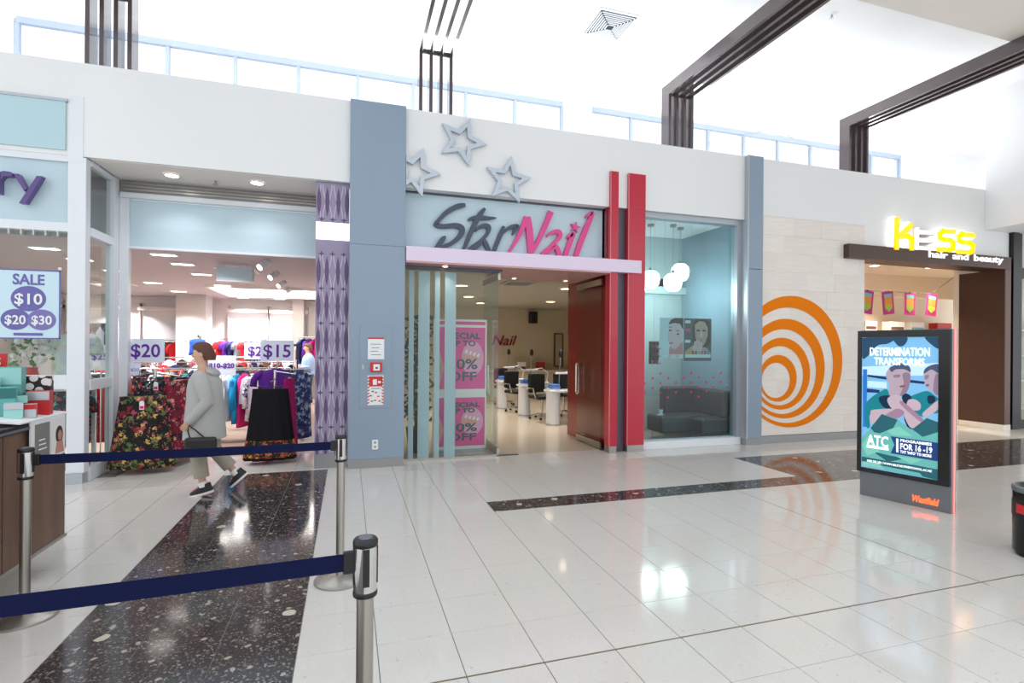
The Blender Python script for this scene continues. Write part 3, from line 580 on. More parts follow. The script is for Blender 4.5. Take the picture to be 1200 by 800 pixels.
obj('end_post', MB().box(-2.89, -2.80, 7.72, 7.86, 0, 3.66), 'white_metal', sr, bevel=0.003)
# ry letters
mat('letter_purple', (84, 60, 128), 0.35, coat=0.3)
rb = thing('letter', 'purple raised letter r cut by the left edge of the picture', 'letter', (-3.58, 7.05, 3.15), 0, 'purple shop sign letters')
obj('stem', MB().box(-3.62, -3.575, 6.99, 7.06, 3.17, 3.40), 'letter_purple', rb)
obj('arm', MB().prism(stroke(smooth_path([(-3.60, 3.33), (-3.56, 3.385), (-3.50, 3.39), (-3.475, 3.38)], 5), [0.05, 0.055, 0.055, 0.055, 0.055, 0.055, 0.055, 0.055, 0.05, 0.05, 0.05, 0.05, 0.045, 0.04, 0.03, 0.02]), 6.99, 7.06), 'letter_purple', rb)
yb = thing('letter', 'purple raised letter y at the end of the fashion shop sign', 'letter', (-3.32, 7.05, 3.1), 0, 'purple shop sign letters')
obj('short_stroke', MB().prism([(-3.465, 3.40), (-3.415, 3.40), (-3.345, 3.25), (-3.37, 3.22)], 6.992, 7.06), 'letter_purple', yb)
obj('long_stroke', MB().prism([(-3.255, 3.395), (-3.205, 3.395), (-3.355, 3.085), (-3.41, 3.085)], 6.985, 7.06), 'letter_purple', yb)
# SALE poster in the window
sl = thing('sale_poster', 'pale blue SALE poster with three purple price bubbles in the shop window', 'poster', (-3.4, 7.07, 1.6))
mat('poster_blue', (200, 226, 238), 0.5); mat('bubble', (104, 98, 168), 0.5); mat('bubble_b', (122, 112, 176), 0.5)
obj('sheet', MB().box(-3.64, -3.06, 7.052, 7.058, 1.62, 2.38), 'poster_blue', sl)
bd = MB()
for bx in ((-3.64, -3.06, 2.365, 2.38), (-3.64, -3.06, 1.62, 1.633), (-3.64, -3.625, 1.62, 2.38), (-3.075, -3.06, 1.62, 2.38)): bd.box(bx[0], bx[1], 7.049, 7.053, bx[2], bx[3])
obj('border', bd, 'bubble', sl)
obj('word', text_mb('SALE', 0.16, 0.003, bold=0.004, at=(-3.35, 7.05, 2.215), width=0.285), 'bubble', sl)
for (x, z, r, s, w, bm_) in ((-3.35, 2.06, 0.158, '$10', 0.25, 'bubble'), (-3.465, 1.83, 0.130, '$20', 0.185, 'bubble'), (-3.23, 1.83, 0.130, '$30', 0.185, 'bubble_b')):
    p = obj('bubble', MB().prism(disc_pts(x, z, r, r*0.88), 7.0495-0.0008*('$10', '$20', '$30').index(s), 7.0519), bm_, sl)
    obj('price', text_mb(s, r*1.05, 0.002, bold=0.003, at=(x, 7.0455, z-r*0.38), width=w), 'paper', p)
obj('strip', MB().box(-3.48, -3.22, 7.048, 7.052, 1.655, 1.685), 'bubble', sl)
for x in (-3.63, -3.07): obj('sucker', MB().sphere((x, 7.055, 2.40), 0.018, 10, 6), 'paper', sl, smooth=True)
# purple patterned column with a light strip
mat('pat_base', (152, 141, 168), 0.5); mat('pat_line', (192, 185, 202), 0.5); mat('pat_dark', (98, 76, 116), 0.5); mat('light_panel', (250, 250, 255), 0.5, emit=1.1)
pc = sroot('patterned_pier', 'pier with purple curtain-pattern print and a white light band beside the blue column', (-0.2, 7.2, 0))
obj('core', MB().box(-0.41, -0.004, 7.13, 7.34, 0.18, 3.665), 'pat_base', pc)
obj('base', MB().box(-0.41, -0.004, 7.12, 7.43, 0, 0.18), 'base_grey', pc)
obj('light_band', MB().box(-0.41, -0.004, 7.118, 7.14, 2.93, 3.15), 'light_panel', pc)
pw = 0.135; ph = 0.445
def leaf_pts(cx, cz, w, h, n=9):
    return [(cx-w*math.sin(math.pi*i/(n-1)), cz-h+2*h*i/(n-1)) for i in range(n)]+[(cx+w*math.sin(math.pi*i/(n-1)), cz+h-2*h*i/(n-1)) for i in range(1, n-1)]
for zi in range(-1, 9):
    z = 0.30+zi*ph
    for xi in range(4):
        x = -0.41+xi*pw
        if 0.20 < z < 2.92-0.2 or 3.16+0.2 < z < 3.67-0.2:
            xx = min(max(x, -0.375), -0.035)
            obj('leaf', MB().prism(leaf_pts(xx, z, 0.026, 0.19), 7.126, 7.131), 'pat_dark', pc)
    for xi in range(3):
        x = -0.41+(xi+0.5)*pw; zc = z+ph/2
        if 0.22 < zc < 2.90 or 3.19 < zc < 3.63:
            k = [(0.04, 0), (0.011, 0.011), (0, 0.04), (-0.011, 0.011), (-0.04, 0), (-0.011, -0.011), (0, -0.04), (0.011, -0.011)]
            obj('star', MB().prism([(x+a, zc+b) for a, b in k], 7.126, 7.131), 'pat_dark', pc)
        for s in (-1, 1):
            zz0, zz1 = max(z-ph/2, 0.19), min(z+ph/2, 3.66)
            if zz1-zz0 > 0.2 and not (2.80 < z < 3.28):
                pts = [(x+s*(0.052-0.040*abs(math.cos(math.pi*q/8))), zz0+(zz1-zz0)*q/8) for q in range(9)]
                obj('line', MB().prism(stroke(pts, [0.013]*9), 7.1275, 7.131), 'pat_line', pc)
# ================================================================ NAIL SALON (centre)
mat('canopy_pink', (226, 210, 232), 0.4); mat('canopy_under_lit', (196, 150, 152), 0.4)  # underside colour carries the pink lamplight of the door soffit
mat('fin_red', (188, 30, 56), 0.3, coat=0.3); mat('fin_edge', (214, 120, 130), 0.3); mat('red_gloss', (130, 16, 30), 0.12, coat=0.5)
mat('salon_wall', (212, 200, 176), 0.7); mat('salon_ceiling', (188, 184, 174), 0.8); mat('salon_floor', (200, 188, 170), 0.16, var=0.04, vscale=1.0)
mat('gap_grey', (92, 92, 104), 0.4, 0.3)
struct('floor_salon', MB().box(0.70, 7.6, 7.30, 15.2, -0.30, -0.001), 'salon_floor', 'pale polished floor of the nail salon')
struct('wall_salon_back', MB().box(0.35, 9.0, 15.0, 15.2, 0, 2.9), 'salon_wall', 'cream back wall of the nail salon')
struct('wall_salon_left', MB().box(0.36, 0.70, 7.45, 15.0, 0, 2.9), 'salon_wall', 'cream left wall of the nail salon')
struct('wall_salon_right', MB().box(7.4, 7.6, 9.0, 15.0, 0, 2.9), 'salon_wall', 'cream right wall of the nail salon')
struct('ceiling_salon', MB().box(0.70, 4.3, 7.36, 8.78, 2.72, 2.9).box(0.70, 7.4, 8.78, 15.0, 2.72, 2.9), 'salon_ceiling', 'grey ceiling of the nail salon with small lamps')
# canopy over the doors
cn = sroot('trim_1', 'pale pink canopy beam across the nail salon entrance', (2.46, 7.1, 2.69))
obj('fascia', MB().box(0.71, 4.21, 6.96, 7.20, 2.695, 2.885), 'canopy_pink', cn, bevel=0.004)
obj('underside', MB().box(0.71, 3.70, 6.965, 7.20, 2.672, 2.695), 'canopy_under_lit', cn); obj('door_soffit', MB().box(2.11, 3.68, 7.20, 8.22, 2.672, 2.695), 'canopy_under_lit', cn)
obj('door_track', MB().box(0.71, 2.05, 7.20, 7.31, 2.63, 2.672), 'gap_grey', cn)
for k, x in enumerate((1.25, 2.51, 3.40)):
    downlight(x, 7.97 if k else 7.1, 2.671, 0.035, ('left', 'middle', 'right')[k]+' tiny lamp under the pink canopy of the nail salon', warm=True, parentgroup='canopy lamps', power=0.7, lcol=(1.0, 0.9, 0.78))
# transom with sign glass
tr_ = sroot('window_6', 'pale sign glass above the canopy of the nail salon', (2.2, 7.25, 2.89))
obj('pane', MB().box(0.71, 3.68, 7.22, 7.235, 2.885, 3.66), 'sign_glass', tr_)
obj('back_panel', MB().box(0.71, 3.68, 7.30, 7.32, 2.885, 3.68), 'white_wall', tr_)
obj('head_rail', MB().box(0.71, 3.68, 7.20, 7.30, 3.655, 3.68), 'gap_grey', tr_)
# fixed glass with frosted stripes
fg = sroot('window_7', 'fixed glass panel of the nail salon with frosted vertical stripes', (1.4, 7.25, 0))
obj('pane', MB().box(0.71, 2.04, 7.245, 7.257, 0.03, 2.63), 'clear_glass', fg)
obj('floor_track', MB().box(0.71, 2.04, 7.235, 7.265, 0, 0.03), 'steel', fg)
for (a, b) in ((0.78, 0.85), (0.91, 1.065), (1.135, 1.205), (1.275, 1.43)): obj('stripe', MB().box(a, b, 7.240, 7.246, 0.03, 2.605), 'frosted_film', fg)
# glass doors, both open inward
def gdoor(n, x, label, side):
    d = sroot('door_%d' % n, label, (x, 7.27, 0))
    obj('pane', MB().box(x-0.006, x+0.006, 7.30, 8.17, 0.10, 2.55), 'clear_glass', d)
    obj('bottom_rail', MB().box(x-0.02, x+0.02, 7.28, 8.18, 0.01, 0.11), 'steel', d)
    obj('top_rail', MB().box(x-0.02, x+0.02, 7.28, 8.18, 2.54, 2.63), 'steel', d)
    h = []
    for z, y in ((0.82, 8.03), (0.80, 8.05), (0.80, 8.10), (0.82, 8.12), (1.28, 8.12), (1.30, 8.10), (1.30, 8.05), (1.28, 8.03)): h.append((x+side*0.05, y, z))
    obj('handle', MB().tube(h, 0.014, 8, closed=True), 'chrome', d, smooth=True)
    for z in (0.95, 1.15): obj('handle_bolt', MB().cyl((x, 8.03, z), (x+side*0.05, 8.03, z), 0.01, 8), 'chrome', d)
    obj('floor_pivot', MB().box(x-0.03, x+0.30, 7.24, 7.29, 0.0, 0.012), 'gap_grey', d)
    return d
gdoor(1, 2.07, 'left open glass door of the nail salon', 1)
gdoor(2, 3.72, 'right open glass door of the nail salon', -1)
mat('dot_pink', (196, 40, 108), 0.5)
# red fins and the red partition behind them
struct('wall_partition', MB().box(3.80, 4.24, 7.17, 8.78, 0.0, 2.72), 'red_gloss', 'dark red glossy partition behind the right glass door')
f1 = thing('red_fin', 'narrow red upright fin beside the nail salon doors', 'fin', (3.77, 7.08, 0), 0, 'red entrance fins')
obj('blade', MB().box(3.705, 3.835, 7.00, 7.16, 0.10, 3.675).box(3.705, 3.835, 7.00, 7.048, 3.675, 4.20), 'fin_red', f1, bevel=0.003); obj('edge_strip', MB().box(3.700, 3.712, 6.995, 7.01, 0.10, 4.20), 'fin_edge', f1)
obj('foot', MB().box(3.71, 3.83, 7.005, 7.16, 0, 0.10), 'steel', f1)
f2 = thing('red_fin', 'wide red upright fin beside the tall salon window', 'fin', (4.15, 7.08, 0), 0, 'red entrance fins')
obj('blade', MB().box(4.005, 4.295, 7.00, 7.16, 0.10, 3.675).box(4.005, 4.295, 7.00, 7.048, 3.675, 4.20), 'fin_red', f2, bevel=0.003); obj('edge_strip', MB().box(4.000, 4.012, 6.995, 7.01, 0.10, 4.20), 'fin_edge', f2)
obj('foot', MB().box(4.01, 4.29, 7.005, 7.16, 0, 0.10), 'steel', f2)
struct('trim_2', MB().box(3.69, 4.30, 7.17, 7.28, 2.72, 3.68).box(3.84, 4.0, 7.10, 7.16, 0, 3.68), 'gap_grey', 'dark grey recess between the two red fins')
struct('trim_3', MB().box(3.69, 3.71, 7.10, 7.30, 2.89, 3.68), 'red_gloss', 'dark red edge of the sign glass')
# the tall window with the waiting nook behind it
mat('nook_teal', (126, 154, 166), 0.45); mat('nook_grey', (170, 186, 184), 0.6)
tw = sroot('window_8', 'tall salon window with a grid of pink dots beside the wide red fin', (5.25, 7.2, 0))
obj('sill', MB().box(4.30, 6.165, 7.10, 7.30, 0, 0.12), 'white_metal', tw, bevel=0.004)
obj('head', MB().box(4.30, 6.165, 7.12, 7.28, 3.60, 3.68), 'grey_alu', tw)
obj('jamb', MB().box(6.09, 6.165, 7.12, 7.26, 0.12, 3.60), 'grey_alu', tw)
obj('jamb', MB().box(4.30, 4.33, 7.15, 7.26, 0.12, 3.60), 'grey_alu', tw)
obj('pane', MB().box(4.33, 6.09, 7.195, 7.207, 0.12, 3.60), 'teal_glass', tw)
pat = [(0, 1.15), (1, 1.05), (2, 1.15), (3, 1.05), (4, 1.13)]
for k in range(12):
    x = 4.42+k*0.142
    for z in ((1.02, 0.87) if k % 2 == 0 else (0.945, 1.095)) + ((1.17,) if k in (2, 6, 10) else ()) + ((0.79,) if k in (3, 7) else ()):
        obj('dot', MB().prism([(x, z-0.022), (x+0.022, z), (x, z+0.022), (x-0.022, z)], 7.190, 7.196), 'dot_pink', tw)
struct('wall_nook_right', MB().box(6.2, 6.4, 7.30, 8.78, 0, 3.78), 'nook_teal', 'teal side wall of the salon waiting nook')
struct('wall_nook_back', MB().box(4.3, 6.4, 8.78, 8.95, 0, 3.78), 'nook_grey', 'grey-green back wall of the salon waiting nook')
struct('ceiling_nook', MB().box(4.25, 6.2, 7.36, 8.78, 3.70, 3.80), 'ceiling_white', 'white ceiling over the salon waiting nook')
struct('trim_4', MB().box(4.26, 6.2, 8.64, 8.78, 2.60, 2.74), 'nook_grey', 'grey ledge along the back wall of the waiting nook')
struct('trim_5', MB().box(4.26, 6.18, 8.74, 8.78, 0.0, 0.62), 'shop_grey', 'beige dado along the back wall of the waiting nook')
# pendant lamps
mat('globe', (255, 255, 252), 0.4, emit=1.7)
for k, (x, y, z) in enumerate([(4.95, 7.9, 2.74), (5.33, 7.8, 2.70), (5.58, 7.95, 2.90), (4.62, 7.70, 2.66)]):
    t = thing('pendant_lamp', 'white rounded glass pendant lamp, %s in the salon window' % ('second from left', 'lower of the right pair', 'highest of all', 'leftmost')[k], 'lamp', (x, y, z), 0, 'white pendant lamps')
    obj('shade', MB().lathe([(0.02, 0.165), (0.09, 0.155), (0.145, 0.10), (0.16, 0.02), (0.145, -0.07), (0.105, -0.13), (0.07, -0.145)], (x, y, z), 24), 'globe', t, smooth=True)
    pl_ = bpy.data.lights.new('pendant_glow', 'POINT'); pl_.energy = 13; pl_.shadow_soft_size = 0.16; po = bpy.data.objects.new('pendant_glow', pl_); COL.objects.link(po); po.location = (x, y, z-0.32)
    obj('cap', MB().cyl((x, y, z+0.16), (x, y, z+0.21), 0.025, 10), 'steel', t)
    obj('cord', MB().cyl((x, y, z+0.2), (x, y, 3.70), 0.004, 6), 'steel', t); obj('ceiling_rose', MB().cyl((x, y, 3.66), (x, y, 3.70), 0.055, 14), 'steel', t)
# sofa
mat('sofa_leather', (62, 60, 62), 0.38, bump=0.03, bscale=40)
sf = thing('sofa', 'dark charcoal leather sofa in the salon waiting nook', 'sofa', (5.5, 8.2, 0))
obj('seat', MB().box(5.02, 6.17, 7.62, 8.12, 0.13, 0.42), 'sofa_leather', sf, bevel=0.05, seg=4)
obj('seat', MB().box(5.62, 6.17, 7.35, 7.66, 0.13, 0.40), 'sofa_leather', sf, bevel=0.05, seg=4)
obj('backrest', MB().box(5.42, 6.18, 8.12, 8.36, 0.13, 0.88), 'sofa_leather', sf, bevel=0.06, seg=4)
obj('backrest', MB().box(6.02, 6.185, 7.36, 8.14, 0.40, 0.86), 'sofa_leather', sf, bevel=0.05, seg=4)
for (x, y) in ((5.10, 7.70), (5.10, 8.04), (5.70, 7.42), (6.1, 7.42)): obj('leg', MB().cyl((x, y, 0), (x, y, 0.14), 0.015, 8), 'chrome', sf)
cp = thing('drinking_cup', 'small white cup standing on the front of the dark sofa', 'cup', (5.12, 7.9, 0.42)); obj('cup_body', MB().lathe([(0.001, 0), (0.03, 0), (0.04, 0.09), (0.035, 0.09), (0.026, 0.008), (0.001, 0.008)], (5.14, 7.85, 0.42), 14, cap=False), 'paper', cp, smooth=True); obj('saucer', MB().lathe([(0.001, 0), (0.06, 0.004), (0.06, 0.008), (0.001, 0.006)], (5.14, 7.85, 0.418), 16, cap=False), 'paper', cp)
# ================================================================ STAR NAIL SIGN AND STARS
mat('sign_slate', (62, 72, 92), 0.35); mat('sign_pink', (220, 70, 140), 0.35); mat('star_grey', (186, 196, 208), 0.35, 0.25)
for key, strokes in STAR_SIGN.items():
    pink = key in ('letter_n', 'letter_a_pink', 'letter_i', 'letter_l')
    ch = {'letter_s': 'S', 'letter_t': 't', 'letter_a': 'a', 'letter_r': 'r', 'letter_n': 'N', 'letter_a_pink': 'a', 'letter_i': 'i', 'letter_l': 'l'}[key]
    s0 = strokes[0][0]
    t = thing('sign_letter', '%s brush script letter %s of the nail salon sign' % ('pink' if pink else 'slate grey', ch), 'letter', (s0[0], 7.2, 2.9), 0, 'nail salon sign letters')
    for q, s in enumerate(strokes):
        sm = smooth_path(s, 5)
        b = MB(); zf = 7.165-0.0006*q
        L = stroke([(p[0], p[1]) for p in sm], [max(0.008, p[2]*1.22) for p in sm]); n = len(sm)
        for i in range(n-1):     # quads along the stroke so that bends stay clean
            a0, a1, b0, b1 = L[i], L[i+1], L[2*n-1-i], L[2*n-2-i]
            b.prism([a0, a1, b1, b0], zf, 7.212)
        obj('brush_stroke', b, 'sign_pink' if pink else 'sign_slate', t)
    if key == 'letter_i':
        cx, cz = SIGN_STAR_C
        obj('star_dot', MB().prism([(cx+(0.085 if k % 2 == 0 else 0.035)*math.sin(math.pi*k/5+0.25), cz+(0.085 if k % 2 == 0 else 0.035)*math.cos(math.pi*k/5+0.25)) for k in range(10)], 7.165, 7.212), 'sign_pink', t)
def wall_star(cx, cz, r, rot, label):
    t = thing('wall_star', label, 'star', (cx, 7.0, cz), 0, 'three grey outline stars')
    def pts(R, ri): return [(max(0.704, (R if k % 2 == 0 else ri)*math.sin(math.pi*k/5+rot)+cx), (R if k % 2 == 0 else ri)*math.cos(math.pi*k/5+rot)+cz) for k in range(10)]
    o, i = pts(r, r*0.45), pts(r*0.60, r*0.27)
    b = MB()
    for k in range(10):
        j = (k+1) % 10
        b.prism([o[k], o[j], i[j], i[k]], 6.985, 7.03)
    obj('outline', b, 'star_grey', t)
    for k in (0, 4): obj('spacer', MB().cyl((cx+(o[k][0]-cx)*0.72, 7.03, cz+(o[k][1]-cz)*0.72), (cx+(o[k][0]-cx)*0.72, 7.052, cz+(o[k][1]-cz)*0.72), 0.012, 8), 'steel', t)
wall_star(1.45, 4.36, 0.345, 0.33, 'highest of the three grey outline stars on the white bulkhead')
wall_star(0.82, 3.88, 0.345, 0.33, 'grey outline star half hidden beside the blue column')
wall_star(2.11, 3.90, 0.345, 0.12, 'rightmost grey outline star hanging over the sign glass')

# ================================================================ STONE WALL, RINGS
for k in range(4):
    c = ((233, 225, 218), (232, 223, 216), (235, 228, 221), (232, 224, 217))[k]
    ramp_mat('travertine_%d' % k, 'NOISE', 3.0+k, [(0.25, tuple(x-6 for x in c)), (0.55, c), (0.8, tuple(min(255, x+6) for x in c))], 0.55, sxyz=(0.7, 1, 7), detail=6, bump=0.05)
sw_ = struct('wall_stone', MB().box(6.485, 8.76, 7.06, 7.35, 0, 3.77), 'soffit_cream', 'pale travertine block wall with painted orange rings')
rows_z = [0.13]
while rows_z[-1] < 3.7: rows_z.append(rows_z[-1]+0.304)
for r in range(12):
    x = 6.485-(0.3 if r % 2 else 0.0)-0.12*(r % 3); k = 0
    while x < 8.76:
        x1 = x+0.61
        a, b = max(x, 6.485), min(x1, 8.765)
        if b-a > 0.03: obj('stone_block', MB().box(a+0.0006, b-0.0006, 7.04+0.0008*((k*7+r*3) % 3), 7.062, rows_z[r]+0.0009, min(rows_z[r+1], 3.775)-0.0009), 'travertine_%d' % ((k*3+r*5) % 4), sw_)
        x = x1; k += 1
obj('skirting', MB().box(6.485, 8.765, 7.025, 7.06, 0, 0.125), 'base_grey', sw_)
mat('ring_orange', (236, 126, 0), 0.7, spec=0.15)
for k in range(4):
    (cx, cz, ro), (ix, iz, ri) = RING_CIRCLES[2*k], RING_CIRCLES[2*k+1]
    t = tag(obj('painted_ring', MB().ring((cx, cz), ro, ri, 7.034, 7.0388, (ix, iz), 96, clip=6.487), 'ring_orange', None), ('outermost', 'second largest', 'second smallest', 'innermost')[k]+' orange ring painted on the travertine wall', 'ring', 'orange rings on the stone wall')

# ================================================================ HAIR SALON (right)
mat('brown_clad', (74, 48, 38), 0.4, var=0.06, vscale=2.0); mat('brown_edge', (98, 66, 54), 0.4)
mat('hair_wall', (236, 222, 204), 0.7); mat('kess_yellow', (255, 200, 0), 0.4, emit=0.6); mat('halo_white', (255, 255, 255), 0.4, emit=0.9); mat('sign_white', (246, 246, 246), 0.5, emit=0.6)
struct('floor_hair_salon', MB().box(7.6, 18, 7.30, 11.6, -0.30, -0.001), 'salon_floor', 'cream floor of the hair salon')
struct('wall_hair_salon_back', MB().box(7.6, 18, 11.5, 11.7, 0, 3.4), 'hair_wall', 'cream back wall of the hair salon')
struct('ceiling_hair_salon', MB().box(8.76, 18, 7.36, 11.5, 3.42, 3.5), 'hair_wall', 'cream ceiling of the hair salon')
struct('trim_6', MB().box(8.76, 18, 9.6, 9.8, 2.90, 3.42), 'hair_wall', 'cream dropped beam inside the hair salon')
struct('wall_hair_salon_left', MB().box(8.7, 8.80, 7.36, 11.5, 0, 3.42), 'hair_wall', 'cream left side wall of the hair salon')
bm1 = sroot('trim_7', 'dark brown beam over the hair salon entrance', (10.3, 7.0, 3.17))
obj('beam', MB().box(8.27, 12.46, 6.93, 7.36, 3.17, 3.41), 'brown_clad', bm1, bevel=0.003)
bm2 = sroot('column_brown', 'dark brown column at the right of the hair salon entrance', (12.38, 7.3, 0))
obj('shaft', MB().box(12.30, 12.48, 6.95, 7.75, 0.11, 3.17), 'brown_clad', bm2)
obj('edge', MB().box(12.315, 12.482, 6.944, 6.952, 0.11, 3.41), 'brown_edge', bm2)
obj('base', MB().box(12.295, 12.49, 6.94, 7.76, 0, 0.11), 'soffit_cream', bm2)
obj('lining', MB().box(12.28, 12.48, 7.75, 7.85, 0, 3.17), 'hair_wall', bm2)
for key, strokes in KESS_SIGN.items():
    lit = key != 'letter_e'
    t = thing('channel_letter', {'letter_k': 'yellow lit letter K at the start of the hair salon sign', 'letter_e': 'unlit white letter E of the hair salon sign', 'letter_s': 'first yellow lit letter S of the hair salon sign', 'letter_s_last': 'last yellow lit letter S of the hair salon sign'}[key], 'letter', (strokes[0][0][0], 7.0, 3.41), 0, 'hair salon sign letters')
    for q, s in enumerate(strokes):
        P2 = [(p[0], p[1]) for p in s]; w = 0.085 if lit else 0.06
        for nm, y0, y1, ww, m_ in (('face', 6.90, 6.94, w, 'kess_yellow' if lit else 'sign_white'), ('backing', 6.945, 7.045, w+0.035, 'halo_white' if lit else 'shop_grey')):  # unlit E: face glow is added, grey behind it paints its shadow outline
            b = MB()
            for a, c in zip(P2, P2[1:]):
                d = Vector((c[0]-a[0], c[1]-a[1])).normalized()*ww*0.5
                b.prism(stroke([(a[0]-d.x, a[1]-d.y), (c[0]+d.x, c[1]+d.y)], [ww, ww]), y0-0.0005*q, y1)
            obj(nm, b, m_, t)
tx = thing('sign_lettering', 'white lettering hair and beauty along the brown beam', 'lettering', (11.19, 6.92, 3.28))
for s, x0, w in (('hair', 10.165, 0.50), ('and', 10.80, 0.43), ('beauty', 11.37, 0.83)):
    obj('word', text_mb(s, 0.17, 0.012, bold=0.004, align='LEFT', at=(x0, 6.922, 3.285), width=w), 'sign_white', tx)
# pennants
mat('flag_magenta', (190, 40, 130), 0.6); mat('flag_green', (160, 190, 60), 0.6); mat('flag_orange', (226, 150, 60), 0.6); mat('flag_blue', (120, 190, 200), 0.6)
for k, (x, rz, tilt) in enumerate(((10.66, 0.3, 0.10), (11.27, 0.2, -0.12), (11.92, 0.15, 0.02), (12.60, 0.1, 0.12))):
    t = thing('bunting_flag', '%s magenta and green bunting flag hanging in the hair salon' % ('leftmost', 'second from left', 'third from left', 'rightmost')[k], 'flag', (x, 8.5, 2.60), 0, 'hair salon bunting flags')
    M = Matrix.Rotation(tilt, 4, 'Y')
    obj('cloth', MB().box(-0.165, 0.165, -0.004, 0.004, -0.255, 0.245).xf(M), 'flag_magenta', t, world=False)
    obj('clip', MB().box(-0.02, 0.02, -0.008, 0.008, 0.225, 0.26), 'ink', t, world=False)
    obj('picture', MB().box(-0.11, 0.11, -0.008, -0.004, -0.05, 0.18).xf(M), 'flag_orange', t, world=False)
    obj('picture', MB().box(-0.11, 0.11, -0.009, -0.004, 0.12, 0.19).xf(M), 'flag_blue', t, world=False)
    obj('picture', MB().prism([(-0.11, -0.05), (0.11, -0.05), (0.11, -0.12), (0, -0.20), (-0.11, -0.12)], -0.008, -0.004).xf(M), 'flag_green', t, world=False)
tag(obj('bunting_string', MB().tube([(8.80, 8.5, 2.95), (10.66, 8.5, 2.85), (11.27, 8.5, 2.845), (11.92, 8.5, 2.84), (12.60, 8.5, 2.85), (13.6, 8.5, 3.42)], 0.006, 6), 'ink'), 'thin string carrying the bunting flags in the hair salon', 'string')
# shelves with boxes
mat('shelf_cream', (232, 214, 192), 0.5); mat('box_red', (200, 50, 48), 0.5); mat('box_teal', (120, 180, 180), 0.5); mat('box_brown', (110, 70, 60), 0.5); mat('box_pink', (210, 70, 110), 0.5); mat('box_white', (240, 238, 236), 0.5)
sh = thing('retail_shelf', 'tall cream retail shelf unit at the back of the hair salon', 'shelf', (15.2, 11.2, 0))
obj('back_panel', MB().box(12.8, 17.9, 11.40, 11.48, 0, 2.10), 'shelf_cream', sh)
for z in (0.1, 0.55, 0.95, 1.35, 1.72, 2.07): obj('shelf_board', MB().box(12.8, 17.9, 10.95, 11.40, z, z+0.03), 'shelf_cream', sh)
for x in (12.8, 14.5, 16.2, 17.87): obj('side_panel', MB().box(x, x+0.03, 10.95, 11.40, 0, 2.10), 'shelf_cream', sh)
def product_box(x, y, z, w, d, hh, c, label, stripe='box_white', group='boxes on the hair salon shelf'):
    t = thing('product_box', label, 'box', (x, y, z), 0, group)
    obj('carton', MB().box(x-w/2, x+w/2, y-d/2, y+d/2, z, z+hh), c, t, bevel=0.004)
    obj('print', MB().box(x-w*0.44, x+w*0.44, y-d/2-0.003, y-d/2, z+hh*0.15, z+hh*0.45), stripe, t)
    return t
for k, (x, w, c, s, nm) in enumerate(((13.95, 0.42, 'box_white', 'box_brown', 'white box with a brown picture, leftmost'), (14.95, 0.55, 'box_white', 'box_brown', 'white box with a dark print, second'), (15.75, 0.55, 'box_white', 'box_teal', 'white box with a teal print, third'), (16.85, 0.60, 'box_red', 'box_brown', 'red box, rightmost'))):
    product_box(x, 11.12, 2.10, w, 0.25, 0.27, c, nm+' on top of the hair salon shelf', s)
for k in range(4):
    product_box(16.75, 11.10, (0.58, 0.98, 1.38, 1.75)[k], 0.5, 0.2, 0.26, ('box_pink', 'box_brown', 'box_red', 'box_pink')[k], '%s cosmetics box standing on the %s board of the hair salon shelf' % (('pink', 'brown', 'red', 'pink')[k], ('second', 'third', 'fourth', 'fifth')[k]))
# ceiling lamps inside
downlight(11.0, 8.6, 3.418, 0.09, 'left round ceiling lamp in the hair salon', warm=True, parentgroup='hair salon lamps', power=32, lcol=(1.0, 0.88, 0.74))
downlight(12.4, 8.4, 3.418, 0.09, 'right round ceiling lamp in the hair salon', warm=True, parentgroup='hair salon lamps', power=32, lcol=(1.0, 0.88, 0.74))
downlight(14.2, 10.4, 3.418, 0.09, 'back round ceiling lamp in the hair salon', warm=True, parentgroup='hair salon lamps', power=32, lcol=(1.0, 0.88, 0.74))

# ================================================================ SHOP AT THE FAR RIGHT EDGE
rs = sroot('window_9', 'black framed shop window at the right edge', (13.2, 7.1, 0))
obj('post', MB().box(12.62, 12.80, 6.98, 7.16, 0, 3.93), 'black', rs)
obj('post', MB().box(12.83, 12.95, 7.02, 7.16, 0, 3.93), 'black', rs)
obj('head_rail', MB().box(12.95, 16, 7.02, 7.16, 3.05, 3.24), 'black', rs)
obj('pane', MB().box(12.95, 16, 7.08, 7.09, 0.15, 3.05), 'clear_glass', rs)
obj('sill', MB().box(12.95, 16, 7.02, 7.16, 0, 0.15), 'black', rs)
obj('shutter', MB().box(12.95, 16, 7.06, 7.12, 3.24, 3.93), 'shop_grey', rs)
struct('wall_far_shop', MB().box(12.6, 18, 7.95, 8.05, 0, 3.9), 'hair_wall', 'pale wall inside the shop at the right edge')
ds_ = thing('display_shelf', 'white display shelf in the shop window at the right edge', 'shelf', (13.8, 7.7, 0))
for z in (0.3, 0.9, 1.45, 2.0): obj('shelf_board', MB().box(13.0, 14.8, 7.55, 7.9, z, z+0.03), 'box_white', ds_)
for x in (13.0, 14.78): obj('side_panel', MB().box(x, x+0.025, 7.55, 7.9, 0, 2.3), 'box_white', ds_)
for k, (z, c, nm) in enumerate(((0.33, 'box_red', 'red'), (0.93, 'box_white', 'white'), (1.48, 'box_white', 'white'), (2.03, 'box_pink', 'pink'))):
    product_box(13.3, 7.7, z, 0.4, 0.2, 0.38, c, nm+' packet on the %s board of the right edge display shelf' % ('bottom', 'second', 'third', 'top')[k], 'box_brown', 'packets on the right edge display shelf')

